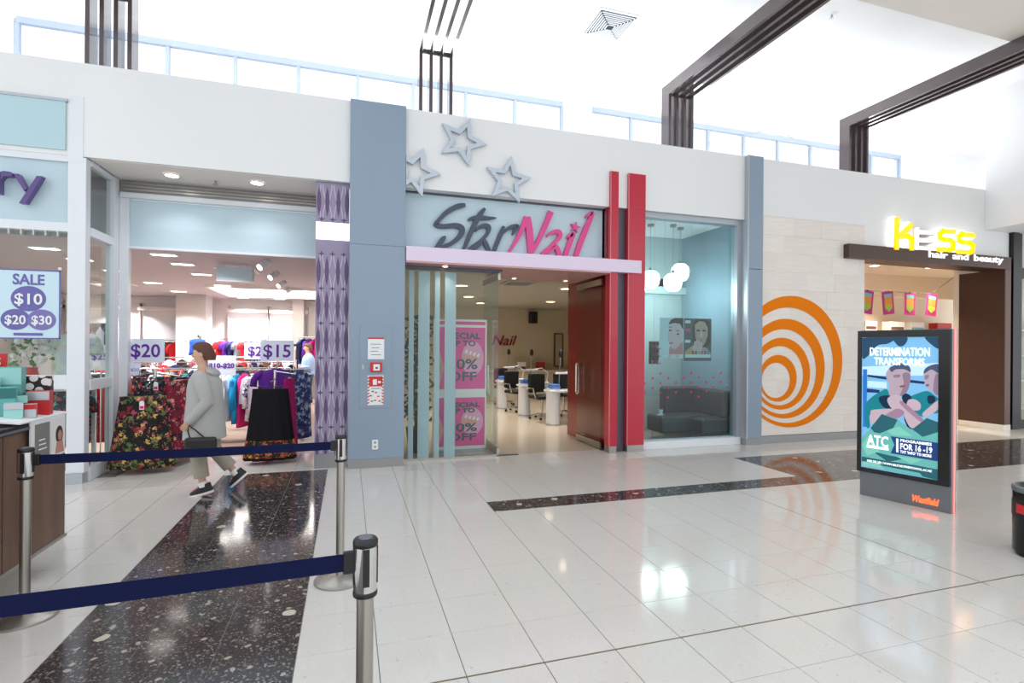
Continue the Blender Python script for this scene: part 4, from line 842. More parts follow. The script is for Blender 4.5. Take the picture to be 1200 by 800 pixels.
# ================================================================ ADVERTISING DISPLAY
RA = math.radians(-74.745)
ad = thing('advertising_display', 'freestanding double sided advertising screen with a fitness poster', 'display', (5.31, 4.31, 0), RA)
mat('ad_grey', (118, 122, 128), 0.35, 0.4); mat('ad_led', (255, 120, 120), 0.4, emit=0.9); mat('neon_red', (255, 84, 40), 0.4, emit=2.2)
def scr(name, c, e=0.55): return mat(name, c, 0.6, emit=e, spec=0.2)
mat('ad_blackframe', (14, 14, 16), 0.25)
obj('foot', MB().box(0.0, 0.80, 0.015, 0.135, 0.0, 0.27), 'ad_grey', ad, world=False, bevel=0.004)
obj('body', MB().box(0.0, 0.80, 0.015, 0.135, 0.27, 1.78), 'ad_grey', ad, world=False)
obj('led_strip', MB().box(0.80, 0.806, 0.058, 0.088, 0.005, 1.775), 'ad_led', ad, world=False)
fr_ = MB()
for bx in ((-0.02, 0.02, 0.26, 1.775), (0.70, 0.79, 0.26, 1.775), (0.02, 0.70, 0.26, 0.305), (0.02, 0.70, 1.705, 1.775)): fr_.box(bx[0], bx[1], -0.012, 0.03, bx[2], bx[3])
obj('front_frame', fr_, 'ad_blackframe', ad, world=False)
obj('back_frame', MB().box(-0.02, 0.79, 0.135, 0.162, 0.26, 1.775), 'ad_blackframe', ad, world=False)
scrn = obj('screen', MB().box(0.02, 0.70, 0.0, 0.018, 0.305, 1.705), scr('scr_sky', (112, 166, 204)), ad, world=False)
cols = {'cloud': (38, 66, 90), 'haze': (176, 206, 232), 'stripe': (26, 46, 92), 'post': (40, 106, 180), 'skin': (158, 142, 154), 'shirt': (22, 112, 124), 'shirt_dark': (16, 40, 62), 'hair': (62, 74, 100),
        'shade': (124, 106, 124), 'arm': (172, 152, 164), 'arm_shade': (140, 112, 130), 'mouth': (130, 70, 84), 'hill_light': (92, 160, 156), 'hill_dark': (36, 86, 96), 'hill_mid': (112, 178, 164), 'banner': (32, 58, 110), 'bar': (220, 228, 236)}
dep = 0.0
SOFT = ('cloud', 'skin', 'shirt', 'hair', 'arm', 'shade', 'arm_shade', 'mouth', 'shirt_dark')
def closed_curve(pts, k=4):
    n = len(pts); out = []
    for i in range(n):
        a, b, c, d = pts[(i-1) % n], pts[i], pts[(i+1) % n], pts[(i+2) % n]
        for q in range(k):
            u = q/k; out.append(tuple(0.5*((2*b[j])+(-a[j]+c[j])*u+(2*a[j]-5*b[j]+4*c[j]-d[j])*u*u+(-a[j]+3*b[j]-3*c[j]+d[j])*u**3) for j in (0, 1)))
    return out
for key, polys in AD_PRINT.items():
    for p in polys:
        dep -= 0.00012
        cl = [(min(max(a, 0.021), 0.699), min(max(z, 0.306), 1.704)) for a, z in p]
        if key in SOFT: cl = [(min(max(a, 0.021), 0.699), min(max(z, 0.306), 1.704)) for a, z in closed_curve(cl)]
        obj('print_'+key, MB().prism(cl, dep, 0.0), scr('scr_'+key, cols[key]), scrn, world=False)
dep -= 0.0005
scr('scr_white', (240, 244, 248), 0.9)
for s, x, z, hh, w in (('DETERMINATION', 0.363, 1.515, 0.085, 0.53), ('TRANSFORMS', 0.364, 1.418, 0.075, 0.445), ('ATC', 0.178, 0.557, 0.112, 0.20), ('PROGRAMMES', 0.516, 0.634, 0.028, 0.265), ('FOR 16 -19', 0.518, 0.560, 0.06, 0.27), ("TXT 'INFO' TO MORE", 0.516, 0.518, 0.028, 0.265), ('0800 282 282 | WWW.MILITARYPREPSCHOOL.AC.NZ', 0.365, 0.374, 0.022, 0.575)):
    obj('print_text', text_mb(s, hh/0.73, 0.0004, bold=hh*0.03, at=(x, dep, z), width=w, res=2), 'scr_white', scrn, world=False)
obj('print_bar', MB().box(0.075, 0.279, dep-0.0003, dep+0.0003, 0.524, 0.55), 'scr_white', scrn, world=False)
obj('brand_lettering', text_mb('Westfield', 0.085, 0.004, shear=0.25, bold=0.003, at=(0.587, 0.012, 0.052), width=0.22), 'neon_red', ad, world=False)

# ================================================================ LITTER BIN
bn = thing('litter_bin', 'round black litter bin at the right edge of the mall floor', 'bin', (5.085, 2.60, 0))
obj('body', MB().lathe([(0.17, 0.0), (0.172, 0.02), (0.185, 0.03), (0.187, 0.49), (0.165, 0.49), (0.165, 0.20)], (5.085, 2.60, 0), 40), 'black_gloss', bn, smooth=True)
obj('rim', MB().lathe([(0.165, 0.49), (0.19, 0.49), (0.192, 0.525), (0.18, 0.535), (0.165, 0.525)], (5.085, 2.60, 0), 40, cap=False), 'ad_grey', bn, smooth=True)
obj('lid', MB().lathe([(0.09, 0.44), (0.165, 0.525), (0.172, 0.53), (0.168, 0.52), (0.09, 0.435)], (5.085, 2.60, 0), 40, cap=False), 'black', bn, smooth=True)
obj('sticker', MB().lathe([(0.1875, 0.30), (0.1885, 0.30), (0.1885, 0.42), (0.1875, 0.42)], (5.085, 2.60, 0), 40, cap=False), 'black', bn)
b = MB()
for i in range(5):
    a0 = math.radians(150+i*8); a1 = math.radians(150+(i+1)*8); r = 0.189
    b.add([(5.085+r*math.cos(a0), 2.6+r*math.sin(a0), 0.33), (5.085+r*math.cos(a1), 2.6+r*math.sin(a1), 0.33), (5.085+r*math.cos(a1), 2.6+r*math.sin(a1), 0.40), (5.085+r*math.cos(a0), 2.6+r*math.sin(a0), 0.40)], [(0, 1, 2, 3)])
obj('red_label', b, 'sign_red', bn)
tag(obj('napkin', MB().add([(5.00, 2.60, 0.53), (5.10, 2.52, 0.535), (5.16, 2.58, 0.52), (5.06, 2.66, 0.525), (5.08, 2.59, 0.55)], [(0, 1, 4), (1, 2, 4), (2, 3, 4), (3, 0, 4), (0, 3, 2, 1)]), 'paper'), 'crumpled white napkin lying on the black litter bin', 'napkin')
# ================================================================ QUEUE BARRIER
mat('belt_blue', (2, 13, 58), 0.7, spec=0.2, bump=0.05, bscale=300); mat('clip_black', (20, 20, 22), 0.35)
def stanchion(x, y, label, ang, brad=0.165):
    """ang: direction in which the belt leaves"""
    t = thing('barrier_post', label, 'barrier post', (x, y, 0), 0, 'stainless queue barrier posts')
    obj('base', MB().lathe([(brad, 0), (brad, 0.012), (brad*0.93, 0.02), (0.05, 0.034), (0.03, 0.04)], (x, y, 0), 48), 'steel', t, smooth=True)
    obj('pole', MB().lathe([(0.026, 0.036), (0.026, 0.80)], (x, y, 0), 28), 'steel', t, smooth=True)
    h = obj('head', MB().lathe([(0.026, 0.795), (0.034, 0.80), (0.036, 0.81), (0.036, 0.955), (0.030, 0.955)], (x, y, 0), 32), 'chrome', t, smooth=True)
    obj('collar', MB().lathe([(0.0365, 0.798), (0.0375, 0.80), (0.0375, 0.812), (0.0365, 0.814)], (x, y, 0), 32, cap=False), 'clip_black', h, smooth=True)
    obj('cap', MB().lathe([(0.037, 0.952), (0.0385, 0.955), (0.0385, 0.968), (0.034, 0.975), (0.001, 0.977)], (x, y, 0), 32), 'clip_black', h, smooth=True)
    obj('cap_disc', MB().lathe([(0.022, 0.9765), (0.021, 0.979), (0.001, 0.979)], (x, y, 0), 24), 'ad_grey', h, smooth=True)
    for k in range(4):
        a = ang+math.pi/4*0+k*math.pi/2
        obj('belt_slot', MB().box(0.030, 0.0375, -0.010, 0.010, 0.835, 0.95).xf(Matrix.Translation((x, y, 0)) @ Matrix.Rotation(a, 4, 'Z')), 'clip_black', h)
    return t
def belt(p0, p1, label):
    d = Vector((p1[0]-p0[0], p1[1]-p0[1], 0)); L = d.length; a = math.atan2(d.y, d.x); M = Matrix.Translation((p0[0], p0[1], 0)) @ Matrix.Rotation(a, 4, 'Z')
    t = thing('barrier_belt', label, 'barrier belt', (p0[0], p0[1], 0), a, 'blue retractable barrier belts')
    b = MB(); n = 16; zc = 0.905
    vs = []
    for i in range(n+1):
        x = 0.06+(L-0.12)*i/n; s = -0.004*math.sin(math.pi*i/n)
        for yy in (-0.0012, 0.0012):
            for zz in (-0.027, 0.027): vs.append((x, yy, zc+zz+s))
    fs = []
    for i in range(n):
        q = i*4; fs += [(q, q+4, q+5, q+1), (q+2, q+3, q+7, q+6), (q, q+2, q+6, q+4), (q+1, q+5, q+7, q+3)]
    fs += [(0, 1, 3, 2), (n*4, n*4+2, n*4+3, n*4+1)]
    obj('webbing', b.add(vs, fs), 'belt_blue', t, world=False)
    for x0, x1 in ((0.034, 0.066), (L-0.066, L-0.034)):
        obj('end_clip', MB().box(x0, x1, -0.009, 0.009, zc-0.034, zc+0.034), 'clip_black', t, world=False, bevel=0.003)
    return t
S1, S2, S3, S4 = (0.055, 1.70), (-0.045, 3.70), (-1.76, 3.69), (-1.55, 1.64)
a12 = math.atan2(S4[1]-S1[1], S4[0]-S1[0]); a23 = math.atan2(S3[1]-S2[1], S3[0]-S2[0])
stanchion(*S1, 'stainless queue barrier post nearest the camera', a12)
stanchion(*S2, 'stainless queue barrier post standing in front of the blue column', a23)
stanchion(*S3, 'stainless queue barrier post beside the brown kiosk counter', a23, 0.155)
stanchion(*S4, 'stainless queue barrier post beyond the left edge in front', a12)
belt(S4, S1, 'near dark blue belt stretched across the lower left')
belt(S3, S2, 'far dark blue belt running from the kiosk to the blue column')

# ================================================================ KIOSK COUNTER
ramp_mat('walnut', 'NOISE', 2.0, [(0.3, (100, 74, 58)), (0.55, (116, 88, 70)), (0.8, (130, 100, 80))], 0.4, sxyz=(6, 6, 0.6), detail=5)
mat('plinth_grey', (150, 146, 140), 0.4)
kc = thing('kiosk_counter', 'dark walnut kiosk counter at the left edge', 'counter', (-2.3, 3.9, 0))
obj('side_panel', MB().box(-2.6, -1.95, 3.86, 4.57, 0.20, 1.02), 'walnut', kc); obj('side_panel', MB().box(-2.6, -1.95, 2.6, 3.85, 0.20, 1.02), 'walnut', kc)
obj('panel_joint', MB().box(-2.5, -1.956, 3.84, 3.87, 0.20, 1.02), 'black', kc)
obj('edge_trim', MB().box(-2.61, -1.94, 2.6, 4.58, 0.185, 0.205), 'plinth_grey', kc)
obj('plinth', MB().box(-2.5, -1.99, 2.7, 4.12, 0, 0.19), 'plinth_grey', kc)
obj('worktop', MB().box(-2.65, -1.93, 2.58, 4.08, 1.02, 1.065), 'black', kc, bevel=0.004)
obj('worktop_edge', MB().box(-1.932, -1.925, 2.58, 4.08, 1.03, 1.045), 'ad_grey', kc)
rk = thing('leaflet_stand', 'white sheet stand with leaflets hung at the end of the kiosk counter', 'stand', (-2.2, 4.3, 1.02))
obj('tray', MB().prism([(-2.62, 1.18), (-1.93, 1.09), (-1.915, 1.085), (-1.915, 1.075), (-2.62, 1.165)], 3.95, 4.52, 'XZ'), 'paper', rk)
obj('front_sheet', MB().box(-1.93, -1.92, 4.08, 4.50, 0.80, 1.085), 'paper', rk)
obj('back_sheet', MB().box(-2.62, -2.60, 3.95, 4.52, 1.02, 1.17), 'paper', rk)
mat('leaflet_grey', (128, 126, 122), 0.5); mat('leaflet_white', (232, 230, 230), 0.5); mat('skin_print', (196, 140, 122), 0.5); mat('hair_print', (50, 34, 34), 0.5)
l1 = thing('leaflet', 'grey folded leaflet hanging on the white kiosk stand', 'leaflet', (-1.91, 4.19, 0.80), 0, 'kiosk leaflets')
obj('sheet', MB().box(-1.919, -1.912, 4.12, 4.28, 0.81, 1.05), 'leaflet_grey', l1)
for q in range(3): obj('text_line', MB().box(-1.912, -1.909, 4.15, 4.22+0.01*q, 0.94-0.03*q, 0.948-0.03*q), 'paper', l1)
l2 = thing('leaflet', 'white leaflet with a dark haired figure on the kiosk stand', 'leaflet', (-1.91, 4.39, 0.80), 0, 'kiosk leaflets')
obj('sheet', MB().box(-1.919, -1.912, 4.30, 4.47, 0.81, 1.06), 'leaflet_white', l2)
obj('print_hair', MB().prism(disc_pts(4.40, 0.945, 0.045, 0.06), -1.912, -1.9095, 'YZ'), 'hair_print', l2)
obj('print_face', MB().prism(disc_pts(4.405, 0.94, 0.025, 0.035), -1.912, -1.9085, 'YZ'), 'skin_print', l2)
obj('print_body', MB().prism([(4.35, 0.82), (4.46, 0.82), (4.44, 0.90), (4.37, 0.90)], -1.912, -1.909, 'YZ'), 'skin_print', l2)
# products on the counter
mat('teal_a', (98, 172, 170), 0.45); mat('teal_b', (44, 110, 112), 0.45); mat('teal_c', (150, 204, 200), 0.45); mat('carton_red', (196, 34, 36), 0.45); mat('carton_silver', (190, 190, 196), 0.3, 0.5)
ramp_mat('cow_print', 'VORONOI', 16.0, [(0.0, (236, 232, 232)), (0.38, (236, 232, 232)), (0.40, (44, 26, 30)), (1, (44, 26, 30))], 0.5, interp='CONSTANT')
def carton(x, y, z, w, d, hh, m_, m2, label, rot=0.0, tip=0.0, group='kiosk goods'):
    t = thing('gift_carton', label, 'carton', (x, y, z), rot, group)
    M = Matrix.Rotation(tip, 4, 'X')
    obj('carton_body', MB().box(-w/2, w/2, -d/2, d/2, 0, hh).xf(M), m_, t, world=False, bevel=0.003)
    obj('flap', MB().box(-w*0.5, w*0.5, -d/2-0.004, -d/2, hh*0.62, hh*0.98).xf(M), m2, t, world=False)
    return t
def tz(x): return 1.09+(-1.93-x)*0.13
carton(-2.13, 4.30, tz(-2.13), 0.12, 0.10, 0.30, 'teal_a', 'teal_c', 'tall teal carton at the back of the kiosk goods', 0.2)
carton(-2.28, 4.30, tz(-2.28), 0.14, 0.10, 0.26, 'teal_b', 'teal_a', 'dark teal carton at the left of the kiosk goods', 0.1)
carton(-2.10, 4.15, tz(-2.10), 0.13, 0.09, 0.18, 'teal_a', 'teal_b', 'teal carton lying in front of the tall teal one', 0.35)
carton(-2.24, 4.12, tz(-2.24), 0.12, 0.09, 0.15, 'teal_c', 'teal_a', 'pale teal carton at the front left of the kiosk goods', 0.15)
carton(-2.02, 4.10, tz(-2.02)-0.004, 0.09, 0.07, 0.10, 'teal_c', 'carton_silver', 'small pale teal carton on the corner of the white stand', 0.4)
carton(-1.99, 4.33, tz(-1.99)-0.004, 0.12, 0.08, 0.16, 'carton_red', 'carton_silver', 'red carton with a silver print on the kiosk stand', 0.15)
carton(-2.06, 4.45, tz(-2.06), 0.16, 0.06, 0.24, 'cow_print', 'cow_print', 'black and white spotted carton behind the red carton', 0.1)
carton(-2.42, 4.42, tz(-2.42), 0.16, 0.07, 0.30, 'cow_print', 'cow_print', 'black and white spotted carton at the far left of the kiosk', 0.1)
carton(-2.20, 4.20, tz(-2.20)+0.155, 0.11, 0.08, 0.07, 'teal_a', 'teal_c', 'small teal carton stacked on the pale teal one', 0.5)
carton(-2.05, 4.22, tz(-2.05), 0.07, 0.06, 0.13, 'teal_b', 'teal_c', 'narrow dark teal carton standing left of the red carton', 0.6)
carton(-1.965, 4.17, tz(-1.965)-0.002, 0.06, 0.05, 0.09, 'carton_silver', 'carton_red', 'small silver carton on the right corner of the white stand', 0.3)
cs = thing('counter_card', 'red counter card with white CARDS lettering on the kiosk', 'sign', (-2.42, 4.5, 1.12))
obj('card', MB().box(-2.56, -2.26, 4.500, 4.512, 1.155, 1.50), 'carton_red', cs)
obj('lettering', text_mb('CARDS', 0.075, 0.003, at=(-2.40, 4.497, 1.42), width=0.22), 'paper', cs)
obj('lettering', text_mb('FOR YOU', 0.045, 0.003, at=(-2.40, 4.497, 1.36), width=0.15), 'paper', cs)
# ================================================================ CLOTHES
ORD = ['first', 'second', 'third', 'fourth', 'fifth', 'sixth', 'seventh', 'eighth', 'ninth', 'tenth', 'eleventh', 'twelfth', 'thirteenth', 'fourteenth', 'fifteenth', 'sixteenth', 'seventeenth', 'eighteenth', 'nineteenth', 'twentieth']
def cloth(name, c): return mat(name, c, 0.85, spec=0.2)
C = {'black': (22, 20, 24), 'navy': (30, 36, 84), 'blue': (40, 80, 180), 'sky': (40, 150, 205), 'teal': (40, 130, 130), 'red': (190, 36, 44), 'coral': (232, 120, 100), 'orange': (240, 116, 30), 'pink': (222, 52, 128), 'magenta': (166, 30, 104), 'purple': (92, 40, 140), 'lilac': (226, 216, 232), 'white': (236, 236, 238), 'cream': (232, 226, 212), 'green': (60, 140, 96), 'grey': (120, 120, 126), 'brown': (110, 74, 60), 'paleblue': (160, 196, 220), 'yellow': (230, 200, 80)}
for k, c in C.items(): cloth('cloth_'+k, c)
def floral(name, base, blobs, scale):
    """dark cloth with printed blossoms: voronoi cells, a share of them coloured"""
    m = bpy.data.materials.new(name); m.use_nodes = True; nt = m.node_tree; b = nt.nodes['Principled BSDF']; b.inputs['Roughness'].default_value = 0.85
    tc = nt.nodes.new('ShaderNodeTexCoord'); prev = None
    for (sc, th, rad, col, off) in blobs:
        mp = nt.nodes.new('ShaderNodeMapping'); mp.inputs['Location'].default_value = (off, off*0.7, off*1.3); nt.links.new(tc.outputs['Object'], mp.inputs[0])
        n = nt.nodes.new('ShaderNodeTexNoise'); n.inputs['Scale'].default_value = sc*2.2; nt.links.new(mp.outputs[0], n.inputs['Vector'])
        ad_ = nt.nodes.new('ShaderNodeMix'); ad_.data_type = 'RGBA'; ad_.inputs[0].default_value = 0.10; nt.links.new(mp.outputs[0], ad_.inputs[6]); nt.links.new(n.outputs['Color'], ad_.inputs[7])
        v = nt.nodes.new('ShaderNodeTexVoronoi'); v.inputs['Scale'].default_value = sc*scale; nt.links.new(ad_.outputs[2], v.inputs['Vector'])
        sp_ = nt.nodes.new('ShaderNodeSeparateColor'); nt.links.new(v.outputs['Color'], sp_.inputs[0])
        l1_ = nt.nodes.new('ShaderNodeMath'); l1_.operation = 'LESS_THAN'; l1_.inputs[1].default_value = th; nt.links.new(sp_.outputs[0], l1_.inputs[0])
        l2_ = nt.nodes.new('ShaderNodeMath'); l2_.operation = 'LESS_THAN'; l2_.inputs[1].default_value = rad; nt.links.new(v.outputs['Distance'], l2_.inputs[0])
        mu = nt.nodes.new('ShaderNodeMath'); mu.operation = 'MULTIPLY'; nt.links.new(l1_.outputs[0], mu.inputs[0]); nt.links.new(l2_.outputs[0], mu.inputs[1])
        mx = nt.nodes.new('ShaderNodeMix'); mx.data_type = 'RGBA'; nt.links.new(mu.outputs[0], mx.inputs[0]); mx.inputs[7].default_value = rgb(*col)
        if prev is None: mx.inputs[6].default_value = rgb(*base)
        else: nt.links.new(prev, mx.inputs[6])
        prev = mx.outputs[2]
    nt.links.new(prev, b.inputs['Base Color']); MATS[name] = m
floral('floral_black', (18, 15, 18), [(17, 0.34, 0.5, (88, 108, 50), 0), (13, 0.30, 0.46, (178, 62, 92), 3.1), (19, 0.20, 0.45, (206, 172, 92), 5.3), (15, 0.14, 0.42, (140, 30, 44), 7.7), (30, 0.12, 0.4, (206, 120, 120), 9)], 1.0)
floral('floral_small', (26, 22, 40), [(22, 0.35, 0.5, (60, 90, 70), 0), (20, 0.4, 0.5, (196, 60, 84), 2.1), (26, 0.25, 0.5, (220, 190, 170), 4.7)], 1.0)
floral('floral_red', (120, 26, 48), [(20, 0.4, 0.55, (28, 24, 40), 0), (18, 0.3, 0.5, (210, 60, 110), 2.1), (24, 0.2, 0.5, (220, 170, 150), 4.7)], 1.0)
floral('floral_teal', (24, 60, 70), [(18, 0.4, 0.55, (28, 24, 60), 0), (16, 0.3, 0.5, (200, 60, 80), 2.1), (22, 0.2, 0.5, (90, 190, 150), 4.7)], 1.0)
floral('print_mono', (236, 234, 240), [(16, 0.55, 0.6, (34, 30, 64), 0), (24, 0.3, 0.5, (120, 110, 150), 3)], 1.0)
floral('print_blue', (46, 60, 120), [(18, 0.5, 0.55, (160, 180, 210), 0), (24, 0.3, 0.5, (30, 34, 60), 3)], 1.0)
floral('hem_orange', (26, 16, 14), [(18, 0.55, 0.6, (170, 92, 34), 0), (22, 0.3, 0.5, (150, 40, 40), 3), (26, 0.2, 0.45, (220, 160, 60), 5)], 1.0)
def loft(b, levels, n=24, ripple=(0, 0), cap=True):
    """levels: (cx, cy, z, halfwidth x, halfdepth y, ripple amplitude)"""
    vs = []; k = len(levels)
    for (cx, cy, z, hx, hy, am) in levels:
        for q in range(n):
            a = 2*math.pi*q/n; r = 1+am*math.sin(ripple[0]*a+ripple[1]+z*2.0)
            vs.append((cx+hx*r*math.cos(a), cy+hy*r*math.sin(a), z))
    fs = [(i*n+q, i*n+(q+1) % n, (i+1)*n+(q+1) % n, (i+1)*n+q) for i in range(k-1) for q in range(n)]
    if cap: fs += [tuple(reversed(range(n))), tuple((k-1)*n+q for q in range(n))]
    return b.add(vs, fs)
def garment_mb(kind, W, H, D, ph=0.0):
    """hangs from z=0 downwards, front towards -y"""
    b = MB()
    if kind == 'skirt':
        loft(b, [(0, 0, -H*t, W*(0.70+0.30*t)/2, D*(0.5+0.5*t)/2, 0.015+0.075*t) for t in (0, 0.08, 0.2, 0.35, 0.5, 0.65, 0.8, 0.92, 1.0)], 64, (11, ph))
    else:
        prof = [(0.0, 0.30, 0.25), (0.04, 0.62, 0.45), (0.10, 0.92, 0.6), (0.18, 1.0, 0.75), (0.4, 0.93, 0.9), (0.65, 0.95, 1.0), (0.85, 1.0, 1.0), (1.0, 1.03, 0.95)]
        loft(b, [(0, 0, -H*t, W/2*w, D/2*d, 0.01+0.06*t) for t, w, d in prof], 32, (6, ph))
        L = {'top': 0.42, 'long': 0.72, 'vest': 0.0}[kind]
        if L:
            for s in (-1, 1):
                b.tube([(s*W*0.40, 0, -H*0.10), (s*W*0.52, 0, -H*0.16), (s*W*0.60, 0.01, -H*L*0.6), (s*W*0.62, 0, -H*L)], [D*0.38, D*0.45, D*0.40, D*0.42], 10)
    return b
GM = {}
def garment_mesh(kind, W, H, D, v=0):
    key = (kind, W, H, D, v)
    if key not in GM: GM[key] = garment_mb(kind, W, H, D, v*1.7).mesh(kind+'_cloth', True)
    return GM[key]
hang_me = MB().tube([(0, 0, 0.0), (0, 0, 0.05), (0.015, 0, 0.075), (0.03, 0, 0.06), (0.03, 0, 0.05)], 0.0035, 6).tube([(-0.20, 0, -0.05), (-0.03, 0, -0.004), (0.03, 0, -0.004), (0.20, 0, -0.05)], 0.006, 6).mesh('hanger'); hang_me.materials.append(MATS['black'])
clip_me = MB().tube([(0, 0, 0.0), (0, 0, 0.05), (0.015, 0, 0.075), (0.03, 0, 0.06), (0.03, 0, 0.05)], 0.0035, 6).tube([(-0.16, 0, 0.002), (0.16, 0, 0.002)], 0.005, 6).box(-0.15, -0.11, -0.012, 0.012, -0.035, 0.01).box(0.11, 0.15, -0.012, 0.012, -0.035, 0.01).mesh('hanger'); clip_me.materials.append(MATS['black'])
def hang(kind, x, y, z, rot, m_, label, cat=None, group=None, W=0.42, H=0.62, D=0.09, v=0, name=None, hem=None):
    t = thing(name or {'skirt': 'skirt', 'top': 'blouse', 'long': 'cardigan', 'vest': 'dress'}[kind], label, cat or {'skirt': 'skirt', 'top': 'blouse', 'long': 'cardigan', 'vest': 'dress'}[kind], (x, y, z), rot, group)
    def part(nm, me, mm, dz=0.0):
        o = bpy.data.objects.new(nm, me); COL.objects.link(o); o.parent = t; o.location = (0, 0, dz)
        if mm:
            if not me.materials: me.materials.append(None)
            o.material_slots[0].link = 'OBJECT'; o.material_slots[0].material = MATS[mm]
        return o
    part('fabric', garment_mesh(kind, W, H, D, v), m_); part('hanger', clip_me if kind == 'skirt' else hang_me, None, 0.03 if kind == 'skirt' else 0.01)
    if kind == 'skirt':
        obj('waistband', loft(MB(), [(0, 0, -0.045, W*0.362, D*0.27, 0), (0, 0, 0.004, W*0.356, D*0.262, 0)], 24), m_ if not hem else 'cloth_black', t, world=False)
    return t
def rail(x0, x1, y, z, label, legs=True):
    r = thing('clothes_rail', label, 'clothes rail', ((x0+x1)/2, y, 0))
    obj('bar', MB().cyl((x0, y, z), (x1, y, z), 0.014, 10), 'chrome', r, smooth=True)
    if legs:
        for x in (x0, x1):
            obj('upright', MB().cyl((x, y, 0.03), (x, y, z), 0.014, 10), 'chrome', r, smooth=True); obj('foot', MB().box(x-0.02, x+0.02, y-0.25, y+0.25, 0.0, 0.035), 'chrome', r)
    else:
        for x in (x0, x1): obj('bracket', MB().cyl((x, y, z), (x, 16.94, z), 0.012, 8), 'chrome', r)
    return r
def four_way(x, y, z, label, arms):
    r = thing('clothes_stand', label, 'clothes stand', (x, y, 0))
    obj('post', MB().cyl((x, y, 0.02), (x, y, z), 0.02, 10), 'chrome', r, smooth=True)
    obj('base', MB().box(x-0.3, x+0.3, y-0.02, y+0.02, 0.0, 0.03).box(x-0.02, x+0.02, y-0.3, y+0.3, 0.0, 0.03), 'chrome', r)
    for (dx, dy, za, zb) in arms: obj('arm', MB().tube([(x, y, za), (x+dx, y+dy, zb), (x+dx*1.05, y+dy*1.05, zb+0.03)], 0.011, 8), 'chrome', r, smooth=True)
    return r
# --- floral skirts on the left stand
four_way(-2.42, 7.95, 1.25, 'chrome clothes stand carrying the floral skirts', [(0.02, -0.45, 1.15, 1.02), (0.28, 0.0, 1.2, 1.15), (0.0, 0.4, 1.2, 1.15), (-0.25, 0, 1.2, 1.15)])
hang('skirt', -2.40, 7.47, 0.93, 0.05, 'floral_black', 'long black skirt with large red and yellow flowers at the entrance', group='floral skirts', W=0.68, H=0.86, D=0.34)
hang('skirt', -2.44, 7.80, 1.10, -0.2, 'floral_small', 'dark small-flowered skirt just behind the large-flowered skirt', group='floral skirts', W=0.56, H=0.80, D=0.22, v=1)
hang('skirt', -2.13, 7.86, 1.10, 1.2, 'floral_red', 'red and navy flowered skirt right of the large-flowered skirt', group='floral skirts', W=0.56, H=0.98, D=0.24, v=2)
hang('skirt', -2.16, 8.12, 1.12, 0.9, 'floral_small', 'navy flowered skirt at the back right of the floral stand', group='floral skirts', W=0.52, H=0.96, D=0.22, v=3)
hang('skirt', -2.42, 8.38, 1.12, 0.1, 'floral_teal', 'teal flowered skirt at the back of the floral stand', group='floral skirts', W=0.54, H=0.95, D=0.22, v=4)
hang('skirt', -2.62, 8.02, 1.12, 1.5, 'floral_red', 'red flowered skirt at the left of the floral stand', group='floral skirts', W=0.48, H=0.95, D=0.18, v=5)
for k, (x, y, z) in enumerate(((-2.38, 7.37, 0.83), (-2.33, 7.68, 1.04))):
    tg = tag(obj('price_tag', MB().prism([(x-0.025, z-0.05), (x+0.025, z-0.05), (x+0.025, z+0.04), (x+0.012, z+0.055), (x-0.012, z+0.055), (x-0.025, z+0.04)], y-0.004, y), 'paper'), ('white price tag on the large-flowered skirt', 'white price tag on the small-flowered skirt')[k], 'price tag', 'white price tags')
    obj('tag_print', MB().box(x-0.02, x+0.02, y-0.006, y-0.004, z-0.04, z-0.005), 'cloth_pink', tg)
# --- black skirt on the right stand
four_way(-0.99, 8.05, 1.22, 'chrome clothes stand carrying the black skirt', [(0.0, -0.42, 1.1, 1.06), (0.26, 0.0, 1.2, 1.16), (0.0, 0.4, 1.2, 1.16)])
sk = hang('skirt', -0.99, 7.62, 0.985, 0.0, 'cloth_black', 'long plain black skirt with orange flowered hem at the entrance', group='skirts on the right stand', W=0.62, H=0.93, D=0.30, v=1)
obj('hem_band', loft(MB(), [(0, 0, -0.93*t, 0.62*(0.70+0.30*t)/2*1.012, 0.30*(0.5+0.5*t)/2*1.012, 0.015+0.075*t) for t in (0.72, 0.8, 0.86, 0.915, 0.96)], 64, (11, 1.7), cap=False), 'hem_orange', sk, world=False)
hang('skirt', -0.79, 7.95, 1.10, 1.3, 'cloth_magenta', 'magenta skirt hanging right behind the black skirt', group='skirts on the right stand', W=0.46, H=1.0, D=0.16, v=2)
hang('top', -1.0, 8.32, 1.22, 0.0, 'cloth_purple', 'purple blouse spread out behind the black skirt', group='skirts on the right stand', W=0.5, H=0.6, D=0.12, v=1)
hang('vest', -0.69, 8.3, 1.20, 0.7, 'print_blue', 'long blue patterned dress at the right of the black skirt', group='skirts on the right stand', W=0.40, H=1.0, D=0.12, v=2)
# --- tops on the middle rail
rail(-2.75, -0.72, 9.5, 1.16, 'chrome clothes rail of bright tops behind the walking shopper')
mids = [('orange', 'top', 'orange'), ('coral', 'top', 'coral'), ('teal', 'top', 'teal'), ('blue', 'top', 'blue'), ('paleblue', 'long', 'pale blue'), ('coral', 'vest', 'coral'), ('white', 'top', 'white'), ('white', 'long', 'white'), ('sky', 'long', 'sky blue'), ('pink', 'vest', 'pink'), ('mono', 'long', 'black and white printed')]
for k, (c, kd, nm) in enumerate(mids):
    x = -2.70+k*0.108+(0.10 if k > 4 else 0)
    hang(kd, x, 9.5, 1.10, math.radians(72+6*(k % 3)), 'print_mono' if c == 'mono' else 'cloth_'+c, '%s top, %s from the left on the middle rail' % (nm, ORD[k]), group='tops on the middle rail', W=0.42, H=0.72+0.04*(k % 3) if kd != 'vest' else 0.86, D=0.10, v=k % 5)
